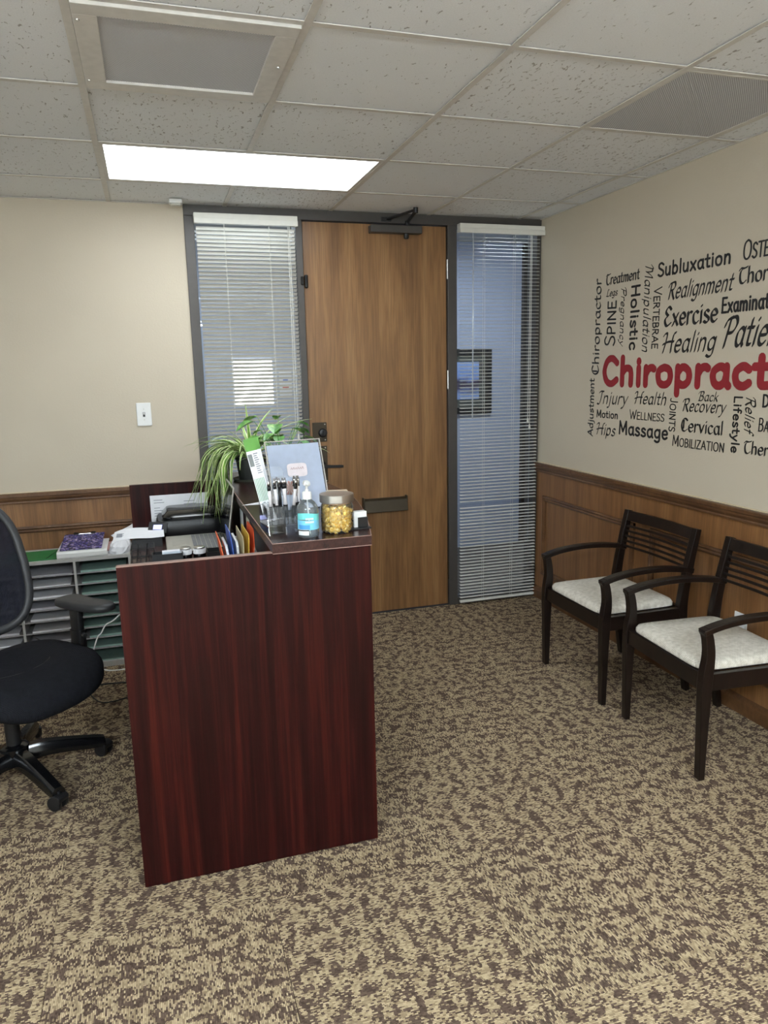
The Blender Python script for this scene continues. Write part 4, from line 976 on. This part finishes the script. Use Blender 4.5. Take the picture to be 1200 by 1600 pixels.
# card tray at the counter end
t = thing('card_holder', (0.752, -2.165, ZC), R_(6), 'small black card stand with white cards beside the candy jar', 'card holder')
MB().box(-0.035, 0.03, -0.035, 0.03, 0, 0.005).build('base', M['black'], t, bev=0.001)
MB().box(-0.012, 0.022, -0.024, -0.020, 0.005, 0.038).build('front_lip', M['black'], t, bev=0.001)
MB().box(-0.024, 0.020, -0.019, 0.006, 0.005, 0.056).build('card_stack', M['white'], t, bev=0.001)
o = MB().lathe([(0.014,0),(0.016,0.003),(0.016,0.03),(0.010,0.036)], 20).build('red_stamp', plain('red_cap', rgb(214,60,40), 0.4), None, loc=(0.745,-2.07,ZC), auto=40); tag(o, 'small red round stamp behind the card stand', 'stamp')
MB().lathe([(0.008,0.036),(0.008,0.05),(0.005,0.053)], 14).build('stamp_handle', bpy.data.materials['red_cap'], o, auto=40)
t = thing('cream_box', (0.80, -1.62, ZC), R_(-8), 'low cream box on the counter behind the candy jar', 'box')
MB().box(-0.055, 0.055, -0.04, 0.04, 0, 0.028).build('box_body', plain('cream_card', rgb(214,196,166), 0.6), t, bev=0.001)
MB().box(-0.057, 0.057, -0.042, 0.042, 0.024, 0.034).build('box_lid', plain('cream_lid', rgb(230,216,190), 0.6), t, bev=0.001)
o = MB().prism([(-0.06,-0.03),(0.05,-0.05),(0.06,0.04)], 0, 0.001, 'z').build('loose_card', M['paper'], None, loc=(0.50,-1.56,ZC)); tag(o, 'loose white card lying on the counter beside the plant pot', 'card')

# ---------------------------------------------------------------- plants
lf = NT('variegated_leaf'); uv = lf.n('ShaderNodeUVMap'); su = lf.n('ShaderNodeSeparateXYZ'); lf.l(uv.outputs[0], su.inputs[0])
dd = lf.math('ABSOLUTE', lf.math('SUBTRACT', su.outputs[0], 0.5)); nn = lf.noise(lf.coords('Object',(30,30,30)), 1, 2)
lf.col(lf.mix(lf.math('MINIMUM', lf.math('MAXIMUM', lf.math('MULTIPLY', lf.math('SUBTRACT', dd, 0.26), 12.0), 0.0), 1.0), lf.ramp(nn, [(0.35, rgb(84,130,44)), (0.7, rgb(142,182,78))]), rgb(226,234,178)))
lf.b.inputs['Roughness'].default_value = 0.4
def leaf(parent, az, el, L, w, droop, base=(0,0,0), tw=0.0, mat=None, n=11, az2=0.0, fast=0):
    p = Vector(base); vs = []; uvs = []; fs = []
    for i in range(n+1):
        s = i/n
        e = el-droop*(min(1, s*fast) if fast else s**1.25); a = az+az2*s
        d = Vector((math.cos(a)*math.cos(e), math.sin(a)*math.cos(e), math.sin(e)))
        if i: p = p+d*(L/n)
        side = Vector((-math.sin(a), math.cos(a), 0)); up_ = side.cross(d)*-1
        side = side*math.cos(tw*s)+up_*math.sin(tw*s)
        ww = w*(min(1, 0.55+s*2.2))*(1-max(0, s-0.35)/0.65)**0.8*0.5+0.0006
        fold = ww*0.45
        vs += [tuple(p-side*ww+up_*fold), tuple(p), tuple(p+side*ww+up_*fold)]
        uvs += [(0,s),(0.5,s),(1,s)]
    for i in range(n): fs += [(3*i,3*i+1,3*i+4,3*i+3),(3*i+1,3*i+2,3*i+5,3*i+4)]
    m = MB().add(vs, fs); m.uv = uvs
    return m.build('leaf', mat or lf.m, parent, smooth=True)
PX, PY = 0.57, -0.90
sp1 = thing('spider_plant', (PX, PY, ZC), 0, 'spider plant with striped drooping leaves in a dark pot on the counter', 'potted plant')
pot = MB().lathe([(0.0,0.0),(0.055,0.0),(0.06,0.004),(0.072,0.10),(0.076,0.102),(0.076,0.115),(0.068,0.115),(0.064,0.098),(0.0,0.096)], 28, cap=False).build('pot', plain('dark_pot', rgb(44,46,44), 0.5), sp1, auto=40)
MB().lathe([(0.085,0.0),(0.09,0.012),(0.086,0.012),(0.08,0.004)], 28).build('saucer', plain('pot_saucer', rgb(70,72,62), 0.5), sp1, auto=40)
MB().lathe([(0.0,0.1),(0.063,0.1)], 16, cap=False).build('soil', plain('soil', rgb(50,40,32), 0.95), sp1)
rnd = random.Random(21)
def ang(d): return R_(d)
for i in range(84):      # the thick fall to the left of the picture
    az = ang(rnd.gauss(180, 27)); r0 = rnd.uniform(0.0, 0.035)
    leaf(sp1, az, ang(rnd.uniform(55,85)), rnd.uniform(0.30,0.52), rnd.uniform(0.012,0.018), ang(rnd.uniform(140,166)), (math.cos(az)*r0, math.sin(az)*r0, 0.105), rnd.uniform(-0.5,0.5), n=15, az2=rnd.uniform(-0.3,0.3), fast=rnd.uniform(1.5,2.3))
for i in range(34):      # all round
    az = rnd.uniform(0, 2*math.pi); r0 = rnd.uniform(0.0, 0.03)
    leaf(sp1, az, ang(rnd.uniform(38,78)), rnd.uniform(0.2,0.32), rnd.uniform(0.010,0.016), ang(rnd.uniform(70,130)), (math.cos(az)*r0, math.sin(az)*r0, 0.105), rnd.uniform(-0.5,0.5), az2=rnd.uniform(-0.3,0.3))
for az, el, L, w, dr in ((100,86,0.27,0.02,12),(20,80,0.27,0.022,40),(160,72,0.24,0.014,60),(185,50,0.30,0.012,75),(178,42,0.34,0.010,62),(350,55,0.36,0.010,50),(5,62,0.30,0.012,40),(-30,60,0.28,0.012,60),(170,60,0.33,0.011,95),(150,80,0.2,0.016,30)):
    leaf(sp1, ang(az), ang(el), L, w, ang(dr), (0,0,0.105), 0.3)
# pothos behind the sign
pth = thing('pothos_plant', (0.685, -1.08, ZC), 0, 'small leafy green vine plant behind the slanted sign holder', 'potted plant')
MB().lathe([(0.0,0.0),(0.045,0.0),(0.058,0.08),(0.061,0.082),(0.061,0.092),(0.054,0.092),(0.05,0.078),(0.0,0.076)], 24, cap=False).build('pot', bpy.data.materials['dark_pot'], pth, auto=40)
MB().lathe([(0.0,0.08),(0.05,0.08)], 16, cap=False).build('soil', bpy.data.materials['soil'], pth)
pl = NT('pothos_leaf'); pl.col(pl.ramp(pl.noise(pl.coords('Object',(40,40,40)), 1, 3), [(0.35, rgb(58,118,48)), (0.55, rgb(104,164,70)), (0.72, rgb(186,206,128))])); pl.b.inputs['Roughness'].default_value = 0.3
def heart(parent, az, el, stemL, size):
    p0 = Vector((0,0,0.08)); d = Vector((math.cos(az)*math.cos(el), math.sin(az)*math.cos(el), math.sin(el)))
    p1 = p0+d*stemL*0.6; p2 = p0+d*stemL+Vector((0,0,-0.01))
    st = MB().tube([p0, p1, p2], 0.0014, 5).build('stem', pl.m, parent)
    out = [(0,0),(0.25,0.42),(0.55,0.48),(0.85,0.3),(1.15,0.0)]
    ring = crom(out, 4); ring = ring+[(x,-y) for x, y in ring[::-1][1:-1]]
    m = MB(); f_ = Vector((math.cos(az), math.sin(az), -0.35)).normalized(); s_ = f_.cross(Vector((0,0,1))).normalized(); n_ = s_.cross(f_)
    vs = [tuple(p2+f_*(x*size)+s_*(y*size)+n_*(abs(y)*size*0.35-0.1*size*x*x)) for x, y in ring]
    c = tuple(p2+f_*(0.5*size)-n_*(0.02*size)); k = len(vs)
    m.add(vs+[c], [(i, (i+1) % k, k) for i in range(k)]).build('leaf', pl.m, parent, smooth=True)
rnd = random.Random(9)
for i in range(20): heart(pth, rnd.uniform(0,6.28), ang(rnd.uniform(48,86)), rnd.uniform(0.12,0.24), rnd.uniform(0.04,0.065))
heart(pth, ang(190), ang(62), 0.25, 0.085); heart(pth, ang(150), ang(66), 0.26, 0.075); heart(pth, ang(250), ang(70), 0.22, 0.07)
for i in range(12): leaf(pth, ang(rnd.uniform(-60,200)), ang(rnd.uniform(25,60)), rnd.uniform(0.16,0.26), 0.013, ang(rnd.uniform(60,110)), (0,0,0.08), 0.2)
# ================================================================== WAITING CHAIRS
def waiting_chair(loc, rz, label):
    t = thing('armchair', loc, rz, label, 'chair', 'dark wood armchairs along the panelled wall')
    E = M['espresso']; hy = 0.262; th = 0.034
    fl = crom([(-0.222,0.0),(-0.224,0.2),(-0.224,0.40),(-0.216,0.5),(-0.226,0.575),(-0.242,0.606)], 4)
    fw = crom([(0.024,),(0.034,),(0.046,),(0.038,),(0.034,),(0.032,)], 4)
    rl = crom([(0.25,0.0),(0.222,0.2),(0.20,0.40),(0.208,0.52),(0.232,0.66),(0.262,0.805)], 4)
    rw = crom([(0.024,),(0.034,),(0.046,),(0.042,),(0.036,),(0.030,)], 4)
    ar = crom([(-0.25,0.594),(-0.17,0.615),(-0.06,0.628),(0.06,0.629),(0.16,0.62),(0.245,0.606)], 4)
    aw = [0.024]*len(ar)
    for s in (-1, 1):
        y = s*hy
        MB().prism(ribbon(fl, [w[0] for w in fw]), y-th/2, y+th/2, 'y').build('leg', E, t, bev=0.003)
        MB().prism(ribbon(rl, [w[0] for w in rw]), y-th/2, y+th/2, 'y').build('leg', E, t, bev=0.003)
        MB().prism(ribbon(ar, aw), y-0.021, y+0.021, 'y').build('armrest', E, t, bev=0.004)
        MB().box(-0.205, 0.185, y-0.012, y+0.012, 0.362, 0.428).build('seat_rail', E, t, bev=0.002)
    MB().box(-0.238, -0.212, -hy+0.01, hy-0.01, 0.362, 0.428).build('seat_rail', E, t, bev=0.002)
    MB().box(0.188, 0.212, -hy+0.01, hy-0.01, 0.362, 0.428).build('seat_rail', E, t, bev=0.002)
    # cushion
    rings = []
    for (sc_, z) in ((0.985,0.424),(1.0,0.432),(1.0,0.444),(0.97,0.456),(0.86,0.466),(0.5,0.472),(0.05,0.474)):
        rings.append([(x-0.018, y, z) for x, y, _ in sell(0.212*sc_, 0.243*sc_, 48, 9)])
    MB().loft(rings).build('seat_cushion', M['seatfab'], t, smooth=True)
    MB().loft([[(x-0.018, y, z) for x, y, _ in sell(0.2145, 0.2455, 48, 9)] for z in (0.4275,0.433)], cap=False).build('seat_piping', M['espresso'], t)
    # bowed back: slats and top rail
    def bow(z0, z1, xb, th_, name):
        m = MB(); n = 10; rings = []
        for i in range(n+1):
            u = -1+2*i/n; y = u*(hy-0.01); d = 0.02*(1-u*u); sl = (z1-z0)*0.2
            x0 = xb+d
            rings.append([(x0,y,z0),(x0+th_,y,z0),(x0+th_+sl,y,z1),(x0+sl,y,z1)])
        m.loft(rings).build(name, E, t, bev=0.0015)
    bow(0.752, 0.802, 0.238, 0.016, 'top_rail')
    for k in range(5):
        z = 0.612+k*0.0262; bow(z, z+0.0115, 0.216+0.2*(z-0.612), 0.007, 'back_slat')
    return t
waiting_chair((2.277, -1.385, 0), 0, 'dark wooden armchair with a pale seat, farther one nearest the corner')
waiting_chair((2.275, -2.085, 0), R_(-4.4), 'dark wooden armchair with a pale seat, nearer one cut by the picture edge')

# ================================================================== OFFICE CHAIR
OC = Vector((-0.485, -1.4385, 0)); FA = R_(-48)
oc = thing('office_chair', OC, FA, 'black mesh back office chair on castors beside the desk', 'chair')   # local +x = facing
BK, GL = M['black'], M['blackgloss']
M['seatmesh'] = weave_mat('black_seat_mesh', rgb(13,14,18), rgb(27,28,34), 1300, 1300, 0.8, 0.5)
t_ = weave_mat('black_back_mesh', rgb(16,17,26), rgb(36,37,48), 900, 1500, 0.75, 0.5, 0.96); M['backmesh'] = t_
# base
angA = math.atan2(-1.724-OC.y, -0.298-OC.x)-FA
for k in range(5):
    a = angA+k*2*math.pi/5
    rot = (0, 0, a)
    prof = crom([(0.03,0.115),(0.10,0.118),(0.20,0.102),(0.295,0.082),(0.335,0.074)], 4)
    rings = []
    for i, (x, z) in enumerate(prof):
        s = i/(len(prof)-1); w = 0.034-0.010*s; h = 0.044-0.018*s
        rings.append([(x, y_, z+z_) for y_, z_ in ((-w,-h*0.9),(-w*1.0,-h*0.1),(-w*0.55,h*0.5),(w*0.55,h*0.5),(w*1.0,-h*0.1),(w,-h*0.9))])
    lg = MB().loft(rings).build('base_leg', GL, oc, rot=rot, smooth=True, auto=50)
    ca = (rnd.uniform(0,6.28) if k not in (0,1) else -a-FA+R_(-35))
    cs = MB().lathe([(0.006,0.03),(0.006,0.072)], 8).build('castor', BK, oc, loc=(0.335*math.cos(a), 0.335*math.sin(a), 0), rot=(0,0,a+ca))
    MB().prism(crom([(-0.028,0.03),(-0.02,0.054),(0.0,0.062),(0.02,0.052),(0.02,0.036)], 3), -0.026, 0.026, 'y').build('castor_hood', BK, cs, bev=0.003)
    for s in (-1, 1):
        MB().lathe([(0.012,-0.010),(0.026,-0.008),(0.029,0),(0.027,0.008),(0.012,0.010)], 20).xf(Matrix.Translation((-0.008, s*0.018, 0.029)) @ Matrix.Rotation(R_(90),4,'X')).build('wheel', BK, cs, auto=40)
MB().lathe([(0.05,0.085),(0.055,0.1),(0.052,0.145),(0.035,0.155)], 24).build('hub', GL, oc, auto=40)
MB().lathe([(0.028,0.15),(0.028,0.27),(0.018,0.272),(0.018,0.38)], 20).build('gas_column', BK, oc, auto=40)
MB().box(-0.13, 0.12, -0.09, 0.09, 0.36, 0.405).build('tilt_mechanism', BK, oc, bev=0.01)
MB().tube([(0.05,-0.06,0.37),(0.05,-0.2,0.365),(0.05,-0.26,0.36)], 0.006, 8).build('tilt_lever', BK, oc)
# seat
def seat_ring(s, z):
    out = []
    for x, y, _ in sell(0.262*s, 0.272*s, 56, 3.2):
        xx = x+0.085; dz = -0.05*max(0, (x-0.10)/0.155)**2*(1 if s > 0.4 else s) + 0.018*min(1, abs(y)/0.25)**2*(s)
        out.append((xx, y, z+dz))
    return out
MB().loft([seat_ring(s, z) for s, z in ((0.78,0.40),(0.93,0.405),(1.0,0.43),(1.0,0.455),(0.955,0.478),(0.87,0.49),(0.7,0.494),(0.4,0.49),(0.05,0.487))]).build('seat', M['seatmesh'], oc, smooth=True)
sm_ = crom([(-0.16,-0.235,0.492),(0.0,-0.19,0.494),(0.12,-0.11,0.490),(0.15,0.0,0.486),(0.12,0.11,0.490),(0.0,0.19,0.494),(-0.16,0.235,0.492)], 6)
MB().tube(sm_, 0.0028, 6).build('seat_seam', BK, oc)
# backrest
def back_pt(u, v):      # u -1..1 across, v 0..1 up
    w = 0.245-0.02*(v-0.55)**2*4
    y = u*w; z = 0.555+v*0.52
    x = -0.205-0.10*v*0.9+0.045*u*u+0.03*math.cos((v-0.3)*3.0)
    return x, y, z
n = 56; ringo = sell(1.0, 0.5, n, 4.2)
path = [back_pt(p[0], p[1]+0.5) for p in ringo]
m = MB(); N2 = len(path); vs = []; fs = []
for i in range(N2):
    a_ = Vector(path[i]); tn = (Vector(path[(i+1) % N2])-Vector(path[i-1])).normalized(); nx = Vector((1,0,0)); sd = tn.cross(nx).normalized(); nx = sd.cross(tn)
    for j in range(8):
        q = 2*math.pi*j/8; vs.append(tuple(a_+sd*(0.019*math.cos(q))+nx*(0.015*math.sin(q))))
for i in range(N2):
    for j in range(8): fs.append((i*8+j, i*8+(j+1) % 8, ((i+1) % N2)*8+(j+1) % 8, ((i+1) % N2)*8+j))
m.add(vs, fs).build('back_frame', M['darkgrey'], oc, smooth=True)
m = MB(); vs = []; fs = []
K = 14
for r in range(K+1):
    s = r/K
    for p in ringo:
        x, y, z = back_pt(p[0]*s, p[1]*s+0.5); vs.append((x+0.004, y, z))
for r in range(K):
    for j in range(n): fs.append((r*n+j, r*n+(j+1) % n, (r+1)*n+(j+1) % n, (r+1)*n+j))
mb_ = m.add(vs, fs).build('back_mesh', M['backmesh'], oc, smooth=True)
MB().prism(ribbon(crom([(-0.09,0.385),(-0.22,0.38),(-0.285,0.44),(-0.29,0.60),(-0.325,0.80)],5), [0.035]*21), -0.035, 0.035, 'y').build('back_spine', BK, oc, bev=0.006)
MB().box(-0.265, -0.235, -0.2, 0.2, 0.66, 0.72).build('lumbar_bar', BK, oc, bev=0.01)
# arms
for s in (-1, 1):
    MB().prism(ribbon([(s*0.12,0.395),(s*0.27,0.40),(s*0.335,0.43)], [0.022]*3), -0.04, 0.04, 'x').build('arm_bracket', BK, oc, bev=0.004)
    MB().loft([sell(0.034,0.02,20,4,0.0,s*0.335,z) for z in (0.41,0.52)]+[sell(0.030,0.016,20,4,0.0,s*0.335,z) for z in (0.52,0.62)]).build('arm_post', BK, oc, auto=40)
    pts = crom([(-0.125,-0.034),(-0.13,0.02),(-0.10,0.046),(0.0,0.046),(0.09,0.032),(0.13,0.0),(0.125,-0.038),(0.08,-0.05),(0.0,-0.042),(-0.08,-0.05)], 4, True)
    ring = lambda k, z: [(x*k*1.12+0.045, s*0.345+(-y*s)*k*1.15, z) for x, y in pts]
    MB().loft([ring(0.9,0.618), ring(1.0,0.624), ring(1.0,0.640), ring(0.96,0.648), ring(0.8,0.652), ring(0.1,0.652)]).build('arm_pad', M['darkgrey'], oc, smooth=True)
    MB().lathe([(0.01,0),(0.01,0.012)], 12).xf(Matrix.Translation((0.034,s*0.335,0.5)) @ Matrix.Rotation(R_(90),4,'Y')).build('arm_button', M['darkgrey'], oc)

# ================================================================== PAPER SORTER AND WHAT LIES ON IT
M['sorter'] = plain('sorter_grey', rgb(176,174,170), 0.5); M['shelfgrey'] = plain('sorter_shelf_grey', rgb(150,146,146), 0.6); M['mint'] = plain('mint_card', rgb(134,162,152), 0.7)
so = thing('paper_sorter', (-0.46, -0.17, 0), 0, 'grey literature sorter full of paper slots against the panelled wall', 'shelf')
X0, X1 = -0.42, 0.425; F = -0.16; BKY = 0.145
MB().box(X0, X1, F, BKY, 0.605, 0.622).build('top_board', M['sorter'], so)
MB().box(X0, X1, F, BKY, 0.0, 0.03).build('plinth', M['sorter'], so)
MB().box(X0, X1, BKY-0.006, BKY, 0.03, 0.605).build('back_board', plain('sorter_back', rgb(84,76,72), 0.8), so)
xd = (X0, -0.142, 0.135, X1-0.012)
for x in xd: MB().box(x, x+0.012, F, BKY-0.006, 0.03, 0.605).build('upright', M['sorter'], so)
for c in range(3):
    for k in range(8):
        z = 0.105+k*0.0615
        if k == 8: continue
        MB().box(xd[c]+0.012, xd[c+1], F+0.004, BKY-0.006, z, z+0.004).build('slot_shelf', M['shelfgrey'], so)
rnd = random.Random(3)
for c in range(3):
    for k in range(9):
        z = 0.03 if k == 0 else 0.109+(k-1)*0.0615
        h = rnd.uniform(0.003, 0.012); mint = c == 2
        lab = ('mint green' if mint else 'pale grey')+' paper stack in the '+['left','middle','right'][c]+' sorter column, '+['bottom','second','third','fourth','fifth','sixth','seventh','eighth','topmost'][k]+' slot from below'
        o = MB().box(-0.115, 0.115, -0.14, 0.13, 0, h).build('paper_stack', M['mint'] if mint else (M['paper'] if (k+c) % 3 else plain('paper_grey_%d%d' % (c,k), rgb(182,180,186), 0.7)), None, loc=(-0.46+(xd[c]+0.012+xd[c+1])/2+rnd.uniform(-0.012,0.012), -0.17+rnd.uniform(-0.006,0.0), z), rot=(0,0,R_(rnd.uniform(-1.5,1.5))))
        tag(o, lab, 'paper', 'paper stacks in the sorter')
ZS = 0.622
o = MB().box(-0.15, 0.12, -0.11, 0.11, 0, 0.006).build('green_folder', plain('green_card', rgb(38,112,58), 0.6), None, loc=(-0.52,-0.2,ZS), rot=(0,0,R_(2)), bev=0.001); tag(o, 'green folder lying on the sorter beside the office chair back', 'folder')
MB().tube([(0.06,-0.105,0.008),(0.11,0.10,0.008)], 0.0016, 5).build('elastic_band', M['black'], o)
# white binder with sloping cover, patterned clipboard on it
bd = thing('white_binder', (-0.275, -0.19, ZS), R_(0), 'thick white binder lying on the sorter', 'binder')
rb = crom([(-0.13,0.0),(-0.14,0.02),(-0.13,0.045)], 4)
MB().box(-0.125, 0.125, -0.135, 0.14, 0.0, 0.003).build('back_cover', M['white'], bd)
MB().box(-0.118, 0.118, -0.125, 0.13, 0.004, 0.034).build('pages', M['paper'], bd)
MB().box(-0.125, 0.125, -0.135, 0.14, 0.036, 0.039).build('front_cover', M['white'], bd)
MB().prism([(-0.135,0.0),(-0.142,0.01),(-0.142,0.03),(-0.135,0.039)], -0.125, 0.125, 'x').build('spine', M['white'], bd)
pp = NT('purple_pattern'); vv = pp.n('ShaderNodeTexVoronoi'); vv.inputs['Scale'].default_value = 1.0; pp.l(pp.coords('Object', (105,165,60)), vv.inputs['Vector'])
sepc = pp.n('ShaderNodeSeparateColor'); pp.l(vv.outputs['Color'], sepc.inputs[0]); pp.col(pp.ramp(sepc.outputs[0], [(0.0, rgb(24,22,46)), (0.3, rgb(62,58,128)), (0.5, rgb(110,98,170)), (0.68, rgb(206,190,210)), (0.8, rgb(40,36,70)), (1.0, rgb(236,226,226))], 'CONSTANT'))
cb_ = thing('clipboard', (-0.275, -0.185, ZS+0.040), R_(-1), 'purple and black patterned clipboard on top of the white binder', 'clipboard')
cb_.rotation_euler = (R_(7), 0, R_(-1)); cb_.location.z += 0.016
MB().box(-0.11, 0.10, -0.12, 0.14, 0, 0.003).build('board', pp.m, cb_)
MB().box(-0.06, 0.05, 0.115, 0.135, 0.003, 0.012).build('clip_bar', M['chrome'], cb_, bev=0.002)
for x in (-0.06, 0.03): MB().box(x, x+0.025, 0.10, 0.13, 0.012, 0.016).build('clip_lever', M['black'], cb_, bev=0.001)
o = MB().box(-0.05, 0.05, -0.1, 0.1, 0, 0.012).build('pink_pad', plain('pink_pad', rgb(222,176,166), 0.7), None, loc=(-0.125,-0.12,ZS), rot=(0,0,R_(-3))); tag(o, 'pink printed pad at the right side of the white binder', 'paper')
# crumpled white bag / papers
rnd = random.Random(8); rings = []
for i, (s, z) in enumerate(((1.0,0.0),(1.02,0.015),(0.95,0.035),(0.8,0.05),(0.55,0.062),(0.1,0.066))):
    rings.append([(x*s*rnd.uniform(0.93,1.07)+0.012*i*0.3, y*s*rnd.uniform(0.93,1.07), z*rnd.uniform(0.8,1.15)) for x, y, _ in sell(0.056,0.11,22,3)])
o = MB().loft(rings).build('white_paper_bag', M['paper'], None, loc=(-0.092,-0.20,ZS)); tag(o, 'crumpled white paper bag on the sorter beside the desk', 'bag')
o = MB().prism(ribbon(crom([(-0.08,0.0),(-0.03,0.02),(0.03,0.045),(0.07,0.07)],4), [0.0012]*13), -0.05, 0.05, 'y').build('rolled_sheet', M['paper'], None, loc=(-0.05,-0.09,ZS+0.055), rot=(0,0,R_(14))); tag(o, 'curled white sheet sticking up from the paper bag', 'paper')
# cords
o = MB().tube(crom([(-0.10,-0.36,0.31),(-0.15,-0.365,0.27),(-0.19,-0.365,0.25),(-0.215,-0.37,0.21),(-0.24,-0.375,0.18),(-0.27,-0.38,0.06),(-0.2,-0.40,0.005),(-0.05,-0.42,0.005),(0.2,-0.45,0.005)], 6), 0.004, 6).build('extension_cord', M['white'], None, smooth=True); tag(o, 'white power cord hanging in front of the paper sorter', 'cord')
o = MB().tube(crom([(-0.30,-0.62,0.004),(-0.25,-0.585,0.004),(-0.1,-0.60,0.004),(0.1,-0.64,0.004)], 6), 0.004, 6).build('extension_cord', M['black'], None, smooth=True); tag(o, 'straight black cord on the carpet running under the desk', 'cord')
o = MB().tube(crom([(-0.28,-0.66,0.004),(-0.22,-0.80,0.004),(-0.15,-0.82,0.004),(0.0,-0.76,0.004),(0.15,-0.72,0.004)], 6), 0.003, 6).build('extension_cord', M['black'], None, smooth=True); tag(o, 'looped black cord on the carpet under the desk', 'cord')
